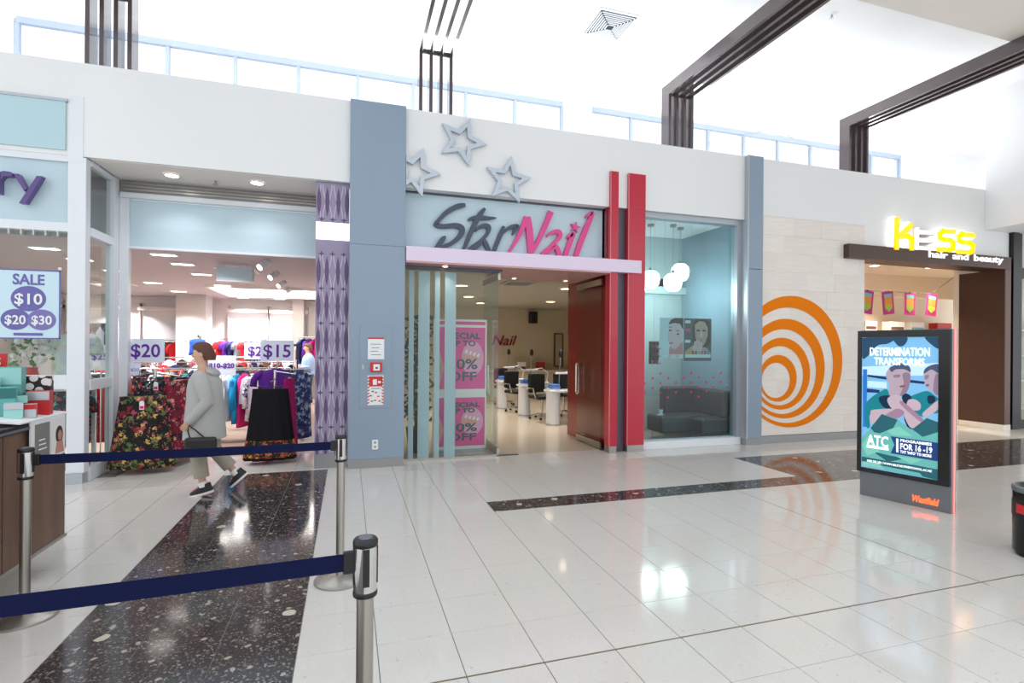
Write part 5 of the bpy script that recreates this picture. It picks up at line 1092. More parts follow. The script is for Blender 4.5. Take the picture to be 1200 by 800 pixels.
hang('long', -1.36, 9.36, 1.10, math.radians(15), 'cloth_lilac', 'lilac white shirt turned to the front on the middle rail', group='tops on the middle rail', W=0.44, H=0.66, D=0.12, v=3)
hang('vest', -1.33, 9.52, 1.10, math.radians(30), 'cloth_magenta', 'magenta dress showing under the lilac white shirt', group='tops on the middle rail', W=0.46, H=0.86, D=0.12, v=2)
for k, (c, nm) in enumerate((('pink', 'pink'), ('purple', 'purple'), ('green', 'green'), ('yellow', 'yellow'), ('floral', 'flowered'))):
    hang('top', -1.13+k*0.09, 9.5, 1.10, math.radians(75), 'floral_small' if c == 'floral' else 'cloth_'+c, '%s top near the right end of the middle rail' % nm, group='tops on the middle rail', W=0.42, H=0.7, D=0.10, v=k)
# --- blue top on a tall single stand behind the shopper's head
four_way(-2.42, 10.1, 1.72, 'tall thin stand holding a blue top above the rails', [(0.0, -0.12, 1.68, 1.70)])
hang('vest', -2.42, 9.96, 1.66, 0.0, 'cloth_blue', 'bright blue top on the tall stand above the shopper', group='feature garments', W=0.25, H=0.27, D=0.07)
# --- rows of rails farther back
rnd = random.Random(11)
def row(y, x0, x1, z, n, palette, where, W=0.40, H=0.7):
    rail(x0-0.05, x1+0.05, y, z, 'chrome clothes rail '+where)
    for k in range(n):
        c = palette[k % len(palette)]; m_ = {'floral': 'floral_small', 'flred': 'floral_red', 'flteal': 'floral_teal', 'mono': 'print_mono'}.get(c, 'cloth_'+c)
        nm = {'floral': 'dark flowered', 'flred': 'red flowered', 'flteal': 'teal flowered', 'mono': 'black and white printed', 'paleblue': 'pale blue', 'sky': 'sky blue'}.get(c, c)
        hang(('top', 'vest', 'long')[k % 3], x0+(x1-x0)*k/(n-1), y, z-0.06, math.radians(70+10*rnd.random()), m_, '%s garment, %s from the left on the rail %s' % (nm, ORD[k], where), cat='garment', group='garments on the rail '+where, W=W, H=H, D=0.09, v=k % 6, name='garment')
row(10.7, -4.1, -1.1, 1.14, 18, ['black', 'navy', 'red', 'floral', 'black', 'mono', 'grey', 'flred', 'black', 'white', 'navy', 'flteal'], 'third from the entrance')
row(12.3, -4.6, -1.2, 1.20, 18, ['red', 'black', 'floral', 'black', 'mono', 'red', 'navy', 'black', 'white', 'flred', 'grey'], 'fourth from the entrance', H=0.75)
row(14.2, -5.6, -1.7, 1.26, 16, ['black', 'black', 'red', 'navy', 'brown', 'floral', 'white', 'black', 'flred', 'purple'], 'fifth from the entrance', H=0.8)
# wall rails
rail(-5.1, -4.5, 16.7, 1.68, 'short wall rail of black clothes at the back left', False)
for k, c in enumerate(('black', 'black', 'brown', 'red')): hang('top', -5.02+k*0.15, 16.62, 1.62, math.radians(20*k), 'cloth_'+c, '%s jacket, %s on the back left wall rail' % (c, ORD[k]), 'jacket', 'jackets on the back left wall', W=0.44, H=0.75, D=0.1, v=k, name='jacket')
rail(-3.5, -2.3, 16.7, 1.72, 'long wall rail of blue and purple clothes at the back', False)
for k, c in enumerate(('red', 'purple', 'navy', 'grey', 'red', 'navy', 'blue', 'blue')): hang('top', -3.45+k*0.155, 16.62, 1.66, math.radians(60), 'cloth_'+c, '%s jersey, %s on the back wall rail' % (c, ORD[k]), 'jersey', 'jerseys on the back wall', W=0.42, H=0.55, D=0.12, v=k % 5, name='jersey')
rail(-1.36, -0.6, 16.2, 1.80, 'tall rail of magenta clothes at the back right')
for k, c in enumerate(('navy', 'purple', 'magenta', 'magenta')): hang('long', -1.24+k*0.16, 16.2, 1.74, math.radians(60), 'cloth_'+c, '%s coat, %s on the back right rail' % (c, ORD[k]), 'coat', 'coats on the back right rail', W=0.46, H=0.8, D=0.12, v=k, name='coat')
# --- price signs on stands
def price_sign(s, x0, x1, y, z0, z1, label, size, w, floor_z=0.0):
    t = thing('price_sign', label, 'sign', ((x0+x1)/2, y, floor_z), 0, 'purple price signs')
    obj('card', MB().box(x0, x1, y-0.006, y+0.006, z0, z1), 'sign_paper', t)
    obj('price', text_mb(s, size, 0.003, bold=0.004, at=((x0+x1)/2, y-0.008, (z0+z1)/2-size*0.36), width=w), 'purple_deep', t)
    obj('stem', MB().cyl(((x0+x1)/2, y+0.012, floor_z), ((x0+x1)/2, y+0.012, z1-0.03), 0.007, 8), 'chrome', t)
price_sign('$20', -2.76, -2.33, 8.0, 1.335, 1.645, 'white $20 price sign above the floral skirts', 0.24, 0.33, 1.25)
price_sign('$15', -1.23, -0.78, 8.4, 1.335, 1.645, 'white $15 price sign above the black skirt', 0.26, 0.37, 0.0)
price_sign('$20', -1.65, -1.22, 9.6, 1.33, 1.61, 'white $20 price sign half hidden behind the $15 sign', 0.22, 0.32, 0.0)
price_sign('$10-$20', -2.10, -1.70, 9.2, 1.09, 1.40, 'white $10-$20 price sign behind the walking shopper', 0.10, 0.36, 0.0)
pt = thing('price_card', 'small pale price card below the left $20 sign', 'sign', (-2.68, 8.06, 1.15)); obj('card', MB().box(-2.75, -2.62, 8.06, 8.07, 1.15, 1.32), 'sign_paper', pt); obj('price', text_mb('$20', 0.06, 0.002, at=(-2.685, 8.058, 1.21), width=0.09), 'bubble', pt)
# --- window display at the left
dt = thing('display_table', 'dark display table behind the fashion shop window', 'table', (-3.5, 7.6, 0))
obj('table_top', MB().box(-4.4, -3.02, 7.32, 7.95, 1.02, 1.05), 'white_metal', dt)
for (x, y) in ((-4.35, 7.36), (-3.07, 7.36), (-4.35, 7.9), (-3.07, 7.9)): obj('leg', MB().box(x-0.02, x+0.02, y-0.02, y+0.02, 0, 1.02), 'white_metal', dt)
floral('sheer_print', (222, 226, 218), [(6, 0.4, 0.6, (206, 214, 226), 0), (8, 0.3, 0.5, (228, 208, 204), 3), (10, 0.2, 0.45, (190, 206, 188), 5)], 1.0)
def bust(x, y, m_, label, W, z0, z1):
    t = thing('dress_form', label, 'mannequin', (x, y, z0))
    obj('blouse', garment_mb('top', W, z1-z0-0.05, 0.24).xf(Matrix.Translation((0, 0, z1-z0))), m_, t, world=False, smooth=True)
    obj('stand', MB().cyl((0, 0, 0), (0, 0, 0.2), 0.02, 10), 'chrome', t, world=False); obj('stand_base', MB().cyl((0, 0, 0.0), (0, 0, 0.012), 0.10, 16), 'chrome', t, world=False)
    obj('neck_cap', MB().lathe([(0.05, 0), (0.055, 0.03), (0.03, 0.05), (0.001, 0.052)], (0, 0, z1-z0-0.01), 14), 'black', t, world=False)
bust(-3.19, 7.62, 'sheer_print', 'dress form in a sheer cream blouse in the shop window', 0.36, 1.05, 1.69)
fl = thing('flower_bunch', 'bunch of pale flowers and green leaves in the shop window', 'flowers', (-3.55, 7.55, 1.05))
obj('vase', MB().lathe([(0.06, 0), (0.08, 0.10), (0.05, 0.22), (0.06, 0.24)], (-3.55, 7.55, 1.05), 18), 'carton_red', fl, smooth=True)
lf = MB(); bl = MB(); rr = random.Random(3)
for k in range(60):
    p = Vector((-3.55+rr.uniform(-0.22, 0.22), 7.55+rr.uniform(-0.15, 0.15), 1.30+rr.uniform(0, 0.38))); a = rr.uniform(0, 6.28); d = Vector((math.cos(a), math.sin(a)*0.6, rr.uniform(-0.4, 0.6)))*0.10; n = d.cross(Vector((0.3, -1, 0.4))).normalized()*0.025
    lf.add([p, p+d*0.5+n, p+d, p+d*0.5-n], [(0, 1, 2, 3)])
for k in range(26): bl.sphere((-3.55+rr.uniform(-0.2, 0.2), 7.52+rr.uniform(-0.15, 0.1), 1.36+rr.uniform(0, 0.34)), rr.uniform(0.022, 0.04), 8, 5)
mat('leaf_green', (84, 120, 60), 0.6); mat('petal_pale', (236, 226, 224), 0.6)
tag(obj('foliage', lf, 'leaf_green', fl), kind='stuff'); tag(obj('blossoms', bl, 'petal_pale', fl, smooth=True), kind='stuff')
for k, (x, c) in enumerate(((-3.12, 'floral_teal'), (-3.24, 'floral_small'), (-3.36, 'cloth_navy'), (-3.50, 'floral_red'))):
    hang('top', x, 7.50, 0.98, math.radians(65), c, '%s top, %s from the corner post below the window display' % (('teal flowered', 'dark flowered', 'navy', 'red flowered')[k], ORD[k]), group='tops under the window display', W=0.40, H=0.62, D=0.13, v=k)
obj('rail_bar', MB().cyl((-3.6, 7.50, 1.0), (-3.04, 7.50, 1.0), 0.01, 8), 'chrome', dt)
wp = thing('window_poster', 'photo poster with $25 price behind the side window', 'poster', (-3.13, 8.25, 1.3))
obj('sheet', MB().box(-3.30, -2.99, 8.25, 8.258, 1.22, 1.85), 'paper', wp)
obj('photo', MB().box(-3.29, -3.0, 8.246, 8.25, 1.56, 1.84), 'floral_teal', wp); obj('photo_person', MB().prism([(-3.19, 1.56), (-3.10, 1.56), (-3.10, 1.72), (-3.145, 1.80), (-3.19, 1.72)], 8.243, 8.247), 'cloth_lilac', wp)
obj('price', text_mb('$25', 0.12, 0.002, bold=0.002, at=(-3.145, 8.244, 1.36), width=0.18), 'bubble', wp)
obj('poster_stem', MB().cyl((-3.14, 8.27, 0), (-3.14, 8.27, 1.8), 0.008, 8), 'chrome', wp)
rail(-3.55, -2.98, 8.5, 1.16, 'short clothes rail behind the side window')
for k, (x, c, nm) in enumerate(((-3.06, 'cloth_red', 'long red'), (-3.20, 'floral_small', 'dark flowered'), (-3.36, 'cloth_navy', 'navy'))):
    hang('vest', x, 8.5, 1.10, math.radians(30), c, nm+' dress hanging behind the side window', group='dresses behind the side window', W=0.40, H=0.86, D=0.12, v=k)

# ================================================================ PEOPLE
def skin_body(name, joints, edges, m_, parent, root=0):
    me = bpy.data.meshes.new(name); me.from_pydata([j[0] for j in joints], edges, [])
    o = bpy.data.objects.new(name, me); COL.objects.link(o)
    md = o.modifiers.new('skin', 'SKIN'); md.use_smooth_shade = True
    for i, j in enumerate(joints):
        sv = me.skin_vertices[0].data[i]; r = j[1]; sv.radius = r if isinstance(r, tuple) else (r, r); sv.use_root = (i == root)
    sb = o.modifiers.new('sub', 'SUBSURF'); sb.levels = 2; sb.render_levels = 2
    dg = bpy.context.evaluated_depsgraph_get(); me2 = bpy.data.meshes.new_from_object(o.evaluated_get(dg))
    bpy.data.objects.remove(o); me2.materials.clear(); me2.materials.append(MATS[m_]); me2.name = name
    o2 = bpy.data.objects.new(name, me2); COL.objects.link(o2); o2.parent = parent
    return o2
mat('skin', (206, 164, 142), 0.55); mat('hair_brown', (92, 54, 38), 0.6); mat('jacket_grey', (176, 176, 174), 0.8); mat('khaki', (160, 152, 138), 0.8); mat('sock', (232, 230, 226), 0.8); mat('shoe_black', (30, 26, 30), 0.5); mat('shoe_sole', (222, 220, 216), 0.5); mat('lace_pink', (222, 60, 96), 0.5); mat('bag_black', (34, 32, 34), 0.5); mat('eye', (30, 24, 22), 0.3); mat('lip', (170, 92, 84), 0.5); mat('shirt_blue', (150, 178, 214), 0.8); mat('denim', (62, 80, 104), 0.8); mat('hair_dark', (92, 72, 54), 0.6)
def person(loc, rot, label, sc, topm, legm, hairm, legs, arms, jacket_z, trouser_z, hood, shoes):
    """faces -x; legs/arms: joint lists for the (near, far) side"""
    t = thing('person', label, 'person', loc, rot); t.scale = (sc, sc, sc)
    J = [((0, 0, 0.88), (0.10, 0.13)), ((0, 0, 1.02), (0.09, 0.12)), ((-0.01, 0, 1.18), (0.095, 0.14)), ((-0.015, 0, 1.29), (0.07, 0.10)), ((-0.025, 0, 1.36), 0.048), ((-0.04, 0, 1.43), (0.075, 0.062)), ((-0.045, 0, 1.50), (0.092, 0.075)), ((-0.04, 0, 1.565), (0.078, 0.066)), ((-0.035, 0, 1.60), (0.04, 0.036))]
    E = [(k, k+1) for k in range(8)]
    # nose, chin
    J.append(((-0.142, 0, 1.475), 0.012)); E.append((6, len(J)-1))
    for leg in legs:
        prev = 0
        for p, r in zip(leg[:3], (0.085, 0.055, 0.034)): J.append((p, r)); E.append((prev, len(J)-1)); prev = len(J)-1
    for arm in arms:
        prev = 3
        for p, r in zip(arm, (0.052, 0.040, 0.026)): J.append((p, r)); E.append((prev, len(J)-1)); prev = len(J)-1
        w = Vector(arm[2]); d = (w-Vector(arm[1])).normalized()
        palm = w+d*0.05; J.append((tuple(palm), (0.022, 0.034))); E.append((prev, len(J)-1)); pi = len(J)-1
        side = d.cross(Vector((0, 1, 0))).normalized()
        for q in range(4):
            base = palm+side*(0.024-0.016*q)+d*0.02; tip = base+d*(0.035+0.010*(q in (1, 2)))-Vector((0, 0.012 if w.y > 0 else -0.012, 0)); J.append((tuple(base), 0.0085)); E.append((pi, len(J)-1)); J.append((tuple(tip), 0.007)); E.append((len(J)-2, len(J)-1))
        th = palm+side*0.03-d*0.015; J.append((tuple(th+side*0.012), 0.009)); E.append((pi, len(J)-1)); J.append((tuple(th+side*0.022+d*0.03), 0.008)); E.append((len(J)-2, len(J)-1))
    body = skin_body('body', J, E, 'skin', t)
    # face
    for s in (-1, 1):
        obj('eye', MB().sphere((-0.122, s*0.030, 1.502), 0.010, 8, 6), 'eye', t, world=False, smooth=True)
        obj('ear', MB().sphere((-0.03, s*0.076, 1.49), 0.022, 8, 6, (0.9, 0.4, 1.4)), 'skin', t, world=False, smooth=True)
    obj('mouth', MB().sphere((-0.118, 0, 1.437), 0.012, 8, 6, (0.5, 1.8, 0.5)), 'lip', t, world=False, smooth=True)
    hb_ = MB(); n = 18; vs = []
    for i, (z, hx, hy, cx) in enumerate([(1.43, 0.055, 0.075, 0.035), (1.48, 0.082, 0.084, 0.018), (1.53, 0.098, 0.087, -0.018), (1.575, 0.096, 0.080, -0.035), (1.61, 0.07, 0.058, -0.035), (1.628, 0.028, 0.024, -0.035)]):
        for q in range(n):
            a = 2*math.pi*q/n; vs.append((cx+hx*math.cos(a), hy*math.sin(a), z))
    fs = [(i*n+q, i*n+(q+1) % n, (i+1)*n+(q+1) % n, (i+1)*n+q) for i in range(5) for q in range(n)]+[tuple(reversed(range(n))), tuple(5*n+q for q in range(n))]
    obj('hair', hb_.add(vs, fs), hairm, t, world=False, smooth=True)
    # jacket
    jb = MB(); zs = [jacket_z, jacket_z+0.05, 0.86, 1.0, 1.12, 1.22, 1.29, 1.335, 1.36]
    prof = [(0.205, 0.225), (0.202, 0.222), (0.185, 0.208), (0.172, 0.2), (0.168, 0.205), (0.150, 0.205), (0.112, 0.165), (0.075, 0.09), (0.068, 0.072)]
    loft(jb, [(-0.005, 0, z, a, b_, 0.012) for z, (a, b_) in zip(zs, prof)], 32, (5, 0.6))
    jo = obj('jacket', jb, topm, t, world=False, smooth=True)
    for arm in arms:
        s, e, w = (Vector(p) for p in arm)
        pts = [s+Vector((0, -0.02 if s.y > 0 else 0.02, 0.02)), s, s.lerp(e, 0.5), e, e.lerp(w, 0.6), e.lerp(w, 0.97)]
        obj('sleeve', MB().tube(pts, [0.070, 0.080, 0.072, 0.064, 0.056, 0.050], 14), topm, jo, world=False, smooth=True)
        obj('cuff', MB().tube([e.lerp(w, 0.93), e.lerp(w, 1.0)], [0.052, 0.050], 14), topm, jo, world=False, smooth=True)
    if hood: obj('hood', MB().sphere((0.065, 0, 1.30), 0.105, 16, 10, (0.75, 1.45, 0.42)).xf(Matrix.Translation((0.065, 0, 1.30)) @ Matrix.Rotation(0.5, 4, 'Y') @ Matrix.Translation((-0.065, 0, -1.30))), topm, jo, world=False, smooth=True)
    # trousers
    for leg in legs:
        h, k, a, to = (Vector(p) for p in leg)
        cut = k.lerp(a, trouser_z)
        top = Vector((0, h.y*0.8, 0.93))
        obj('trouser_leg', MB().tube([top, h, h.lerp(k, 0.5), k, cut], [0.125, 0.120, 0.095, 0.078, 0.074], 18), legm, t, world=False, smooth=True)
        if shoes != 'plain':
            d = (to-a); ff = Vector((d.x, 0, d.z)).normalized(); up = Vector((-ff.z, 0, ff.x)) if ff.x > 0 else Vector((ff.z, 0, -ff.x))
            obj('sock', MB().tube([a+up*0.0, a+up*0.055], [0.042, 0.044], 12), 'sock', t, world=False, smooth=True)
        ff = (to-a); ff = Vector((ff.x, 0, ff.z)).normalized(); up = Vector((-ff.z, 0, ff.x))
        if up.z < 0 and abs(up.z) > 0.01: up = -up
        o_ = a-ff*0.04
        M = Matrix(((ff.x*0.86, 0, up.x*0.95, o_.x), (0, 0.9, 0, o_.y), (ff.z*0.86, 0, up.z*0.95, o_.z), (0, 0, 0, 1)))
        sb = MB(); N = 20; vs = []
        for (z, x0, x1, w) in ((-0.072, -0.05, 0.21, 0.044), (-0.05, -0.052, 0.212, 0.047), (-0.03, -0.05, 0.20, 0.045), (0.0, -0.045, 0.12, 0.040), (0.03, -0.042, 0.075, 0.036)):
            for q in range(N):
                an = 2*math.pi*q/N; vs.append(((x0+x1)/2+(x1-x0)/2*math.cos(an), w*math.sin(an), z))
        sb.add(vs, [(i*N+q, i*N+(q+1) % N, (i+1)*N+(q+1) % N, (i+1)*N+q) for i in range(4) for q in range(N)]+[tuple(reversed(range(N))), tuple(4*N+q for q in range(N))])
        so_ = obj('shoe', sb.xf(M), 'shoe_black', t, world=False, smooth=True)
        obj('sole', MB().prism(disc_pts(0.08, 0, 0.135, 0.05, 24), -0.085, -0.06, 'XY').xf(M), 'shoe_sole', so_, world=False)
        if shoes != 'plain':
            for q in range(4): obj('lace', MB().tube([(0.07+q*0.026, -0.026, 0.012-q*0.012), (0.083+q*0.026, 0, 0.022-q*0.012), (0.07+q*0.026, 0.026, 0.012-q*0.012)], 0.006, 6).xf(M), 'lace_pink', so_, world=False)
    return t
w_ = person((-1.44, 6.25, 0), 0.0, 'walking person in a light grey hooded jacket, khaki cropped trousers and dark shoes', 0.985, 'jacket_grey', 'khaki', 'hair_brown',
       [[(0.0, -0.09, 0.84), (-0.05, -0.09, 0.46), (0.005, -0.09, 0.095), (-0.15, -0.09, 0.060)], [(0.0, 0.09, 0.84), (0.06, 0.09, 0.46), (0.29, 0.09, 0.17), (0.15, 0.09, 0.045)]],
       [[(-0.01, -0.20, 1.25), (0.07, -0.23, 1.00), (-0.10, -0.215, 0.80)], [(-0.01, 0.20, 1.25), (-0.02, 0.23, 0.99), (-0.14, 0.215, 0.80)]], 0.60, 0.72, True, 'laces')
bgp = obj('shoulder_bag', MB().box(-0.12, 0.17, -0.325, -0.245, 0.44, 0.64), 'bag_black', None, bevel=0.03, seg=3); bgp.location = (-1.44, 6.25, 0); tag(bgp, 'black bag held at the hip of the walking person', 'bag')
obj('strap', MB().tube([(-0.07, -0.285, 0.63), (-0.09, -0.285, 0.71), (-0.085, -0.27, 0.76), (-0.03, -0.285, 0.72), (0.06, -0.285, 0.63)], 0.008, 6), 'bag_black', bgp, world=False)
person((-1.02, 15.0, 0), 0.25, 'far person in a pale blue shirt and jeans deep in the fashion shop', 1.0, 'shirt_blue', 'denim', 'hair_dark',
       [[(0.0, -0.09, 0.84), (-0.01, -0.09, 0.46), (0.01, -0.09, 0.085), (-0.14, -0.09, 0.055)], [(0.0, 0.09, 0.84), (0.01, 0.10, 0.46), (0.04, 0.11, 0.085), (-0.11, 0.11, 0.055)]],
       [[(-0.01, -0.20, 1.25), (-0.02, -0.23, 0.99), (-0.22, -0.20, 0.98)], [(-0.01, 0.20, 1.25), (-0.03, 0.23, 0.99), (-0.23, 0.18, 1.0)]], 0.80, 0.97, False, 'plain')
mp_ = thing('floor_stand', 'black pole stand next to the far person in the pale blue shirt', 'stand', (-1.25, 14.4, 0))
obj('pole', MB().cyl((-1.25, 14.4, 0.02), (-1.25, 14.4, 1.55), 0.02, 10), 'black', mp_); obj('head', MB().box(-1.42, -1.18, 14.36, 14.44, 1.54, 1.60), 'black', mp_); obj('base', MB().cyl((-1.25, 14.4, 0), (-1.25, 14.4, 0.025), 0.16, 18), 'black', mp_)
# ================================================================ NAIL SALON CONTENTS
mat('table_white', (226, 230, 238), 0.3); mat('towel_blue', (80, 120, 190), 0.8); mat('seat_black', (24, 24, 27), 0.5); mat('salon_red', (150, 24, 44), 0.5); mat('mirror_brown', (104, 70, 48), 0.4)
def nail_table(x, y, label):
    t = thing('manicure_table', label, 'table', (x, y, 0), 0, 'white manicure tables')
    obj('pedestal', MB().prism(disc_pts(x, y, 0.13, 0.20, 24), 0.02, 0.73, 'XY'), 'table_white', t, smooth=True)
    obj('pedestal_foot', MB().prism(disc_pts(x, y, 0.14, 0.21, 24), 0.0, 0.025, 'XY'), 'grey_alu', t)
    obj('table_top', MB().box(x-0.13, x+0.75, y-0.21, y+0.21, 0.66, 0.70), 'table_white', t, bevel=0.01)
    obj('hand_rest', MB().box(x+0.30, x+0.55, y-0.20, y-0.05, 0.70, 0.76), 'table_white', t, bevel=0.02)
    obj('drawer_unit', MB().box(x+0.48, x+0.74, y-0.18, y+0.18, 0.40, 0.66), 'table_white', t)
    for xx in (x+0.70,): obj('leg', MB().cyl((xx, y-0.15, 0), (xx, y-0.15, 0.66), 0.016, 8), 'chrome', t); obj('leg', MB().cyl((xx, y+0.15, 0), (xx, y+0.15, 0.66), 0.016, 8), 'chrome', t)
for k, (x, y) in enumerate(((3.98, 9.93), (3.88, 11.46), (3.75, 12.87))):
    w = ('nearest the door', 'in the middle', 'farthest from the door')[k]
    nail_table(x, y, 'white manicure table with rounded pedestal, '+w)
    tw_ = thing('towel', 'folded blue towel on the manicure table '+w, 'towel', (x+0.05, y, 0.73), 0, 'blue towels'); obj('fold', MB().box(x-0.08, x+0.12, y-0.12, y+0.10, 0.731, 0.78), 'towel_blue', tw_, bevel=0.015); obj('fold', MB().box(x-0.07, x+0.11, y-0.11, y+0.09, 0.78, 0.82), 'towel_blue', tw_, bevel=0.015)
    lp = thing('table_lamp', 'thin black headed lamp clamped to the manicure table '+w, 'lamp', (x+0.2, y, 0.70), 0, 'manicure lamps')
    obj('clamp', MB().box(x+0.17, x+0.23, y+0.14, y+0.22, 0.64, 0.74), 'black', lp); obj('pole', MB().cyl((x+0.20, y+0.18, 0.74), (x+0.23, y+0.18, 1.38), 0.009, 8), 'steel', lp)
    obj('head', MB().lathe([(0.012, 0.16), (0.04, 0.12), (0.045, 0.03), (0.02, 0)], (x+0.235, y+0.18, 1.36), 12), 'seat_black', lp, smooth=True)
    al = thing('arm_lamp', 'white bent arm lamp on the manicure table '+w, 'lamp', (x+0.5, y, 0.70), 0, 'white arm lamps')
    obj('arm', MB().tube([(x+0.58, y+0.1, 0.70), (x+0.62, y+0.1, 0.95), (x+0.45, y+0.05, 1.08), (x+0.25, y, 1.05)], 0.014, 8), 'table_white', al, smooth=True); obj('shade', MB().box(x+0.05, x+0.32, y-0.04, y+0.04, 1.02, 1.06), 'table_white', al, bevel=0.01)
def office_chair(x, y, rot, label):
    t = thing('office_chair', label, 'chair', (x, y, 0), rot, 'black salon chairs')
    obj('seat', MB().box(-0.23, 0.23, -0.23, 0.23, 0.44, 0.52), 'seat_black', t, world=False, bevel=0.035, seg=3)
    obj('backrest', MB().box(-0.21, 0.21, 0.20, 0.28, 0.56, 0.98), 'seat_black', t, world=False, bevel=0.035, seg=3)
    obj('back_bar', MB().tube([(0, 0.1, 0.45), (0, 0.27, 0.46), (0, 0.29, 0.62)], 0.018, 8), 'black', t, world=False)
    obj('gas_column', MB().cyl((0, 0, 0.10), (0, 0, 0.44), 0.025, 10), 'chrome', t, world=False)
    for s in (-1, 1): obj('armrest', MB().tube([(s*0.22, -0.10, 0.47), (s*0.28, -0.12, 0.60), (s*0.28, -0.1, 0.68), (s*0.28, 0.12, 0.68), (s*0.27, 0.22, 0.62)], 0.014, 8), 'chrome', t, world=False, smooth=True)
    for q in range(5):
        a = q*2*math.pi/5+0.3
        g = obj('base_spoke', MB().tube([(0, 0, 0.11), (0.27*math.cos(a), 0.27*math.sin(a), 0.075)], [0.022, 0.014], 8), 'chrome', t, world=False)
        obj('caster', MB().cyl((0.27*math.cos(a)-0.015, 0.27*math.sin(a), 0.03), (0.27*math.cos(a)+0.015, 0.27*math.sin(a), 0.03), 0.03, 10), 'rubber', g, world=False)
    return t
for k, (x, y, r, lb) in enumerate(((4.05, 10.75, 0.2, 'black office chair on castors between the near and middle manicure tables'), (4.62, 9.55, 2.2, 'black office chair nearest the right glass door'), (3.92, 12.15, 0.3, 'black office chair behind the middle manicure table'), (4.05, 13.6, 0.2, 'black office chair at the farthest manicure table'), (4.75, 11.2, 2.6, 'black office chair right of the middle manicure table'))):
    office_chair(x, y, r, lb)
# back wall: sign, mirror, speaker
def word(parent, s, x0, y, z, w, size, m_, shear):
    return obj('word', text_mb(s, size, 0.02, shear=shear, bold=0.006, align='LEFT', at=(x0, y, z), width=w), m_, parent)
ws = thing('wall_sign', 'dark and red StarNail lettering on the back wall of the salon', 'sign', (4.0, 14.98, 1.58))
word(ws, 'Star', 3.02, 14.98, 1.62, 0.84, 0.42, 'sign_slate', 0.3); word(ws, 'Nail', 4.02, 14.98, 1.62, 0.78, 0.42, 'salon_red', 0.3)
spk = thing('wall_speaker', 'black loudspeaker mounted high on the salon back wall', 'speaker', (5.28, 14.85, 2.3))
obj('cabinet', MB().box(5.17, 5.39, 14.72, 14.92, 2.28, 2.62), 'seat_black', spk, bevel=0.01); obj('bracket', MB().box(5.25, 5.31, 14.92, 15.0, 2.42, 2.48), 'black', spk); obj('cone', MB().cyl((5.28, 14.72, 2.40), (5.28, 14.712, 2.40), 0.07, 18), 'rubber', spk)
mr = thing('wall_mirror', 'narrow brown framed mirror on the salon back wall', 'mirror', (6.17, 14.98, 0.95))
fm = MB()
for bx in ((6.02, 6.06, 0.96, 2.0), (6.28, 6.32, 0.96, 2.0), (6.06, 6.28, 0.96, 1.0), (6.06, 6.28, 1.96, 2.0)): fm.box(bx[0], bx[1], 14.95, 15.0, bx[2], bx[3])
obj('frame', fm, 'mirror_brown', mr); obj('mirror_glass', MB().box(6.06, 6.28, 14.97, 14.995, 1.0, 1.96), 'chrome', mr)
wb = thing('wall_counter', 'long pale counter along the salon back wall', 'counter', (4.4, 14.7, 0)); obj('worktop', MB().box(2.6, 7.2, 14.55, 14.99, 0.84, 0.88), 'shelf_cream', wb); obj('front', MB().box(2.6, 7.2, 14.62, 14.99, 0, 0.84), 'salon_wall', wb)
for k, (x, c) in enumerate(((3.2, 'box_white'), (3.6, 'box_brown'), (4.9, 'box_white'), (5.5, 'box_red'))): product_box(x, 14.75, 0.88, 0.22, 0.16, 0.24, c, '%s box, %s from the left on the salon back counter' % (('white', 'brown', 'white', 'red')[k], ORD[k]), 'box_brown', 'boxes on the salon counter')
# ceiling lamps
for k, (x, y) in enumerate(((2.01, 9.66), (2.61, 11.75), (4.05, 9.45), (3.3, 13.4), (4.84, 12.29))):
    downlight(x, y, 2.719, 0.11, '%s ceiling lamp of the nail salon' % ('left front', 'left middle', 'right front', 'left rear', 'right rear')[k], warm=True, parentgroup='nail salon ceiling lamps', power=17, lcol=(1.0, 0.92, 0.82))
vg = thing('air_grille', 'grey ceiling air grille in the nail salon', 'vent', (2.9, 8.9, 2.72)); obj('frame', MB().box(2.62, 3.18, 8.62, 9.18, 2.70, 2.72), 'shop_grey', vg)
for q in range(5): obj('slat', MB().box(2.68, 3.12, 8.68+q*0.1, 8.73+q*0.1, 2.69, 2.70), 'base_grey', vg)
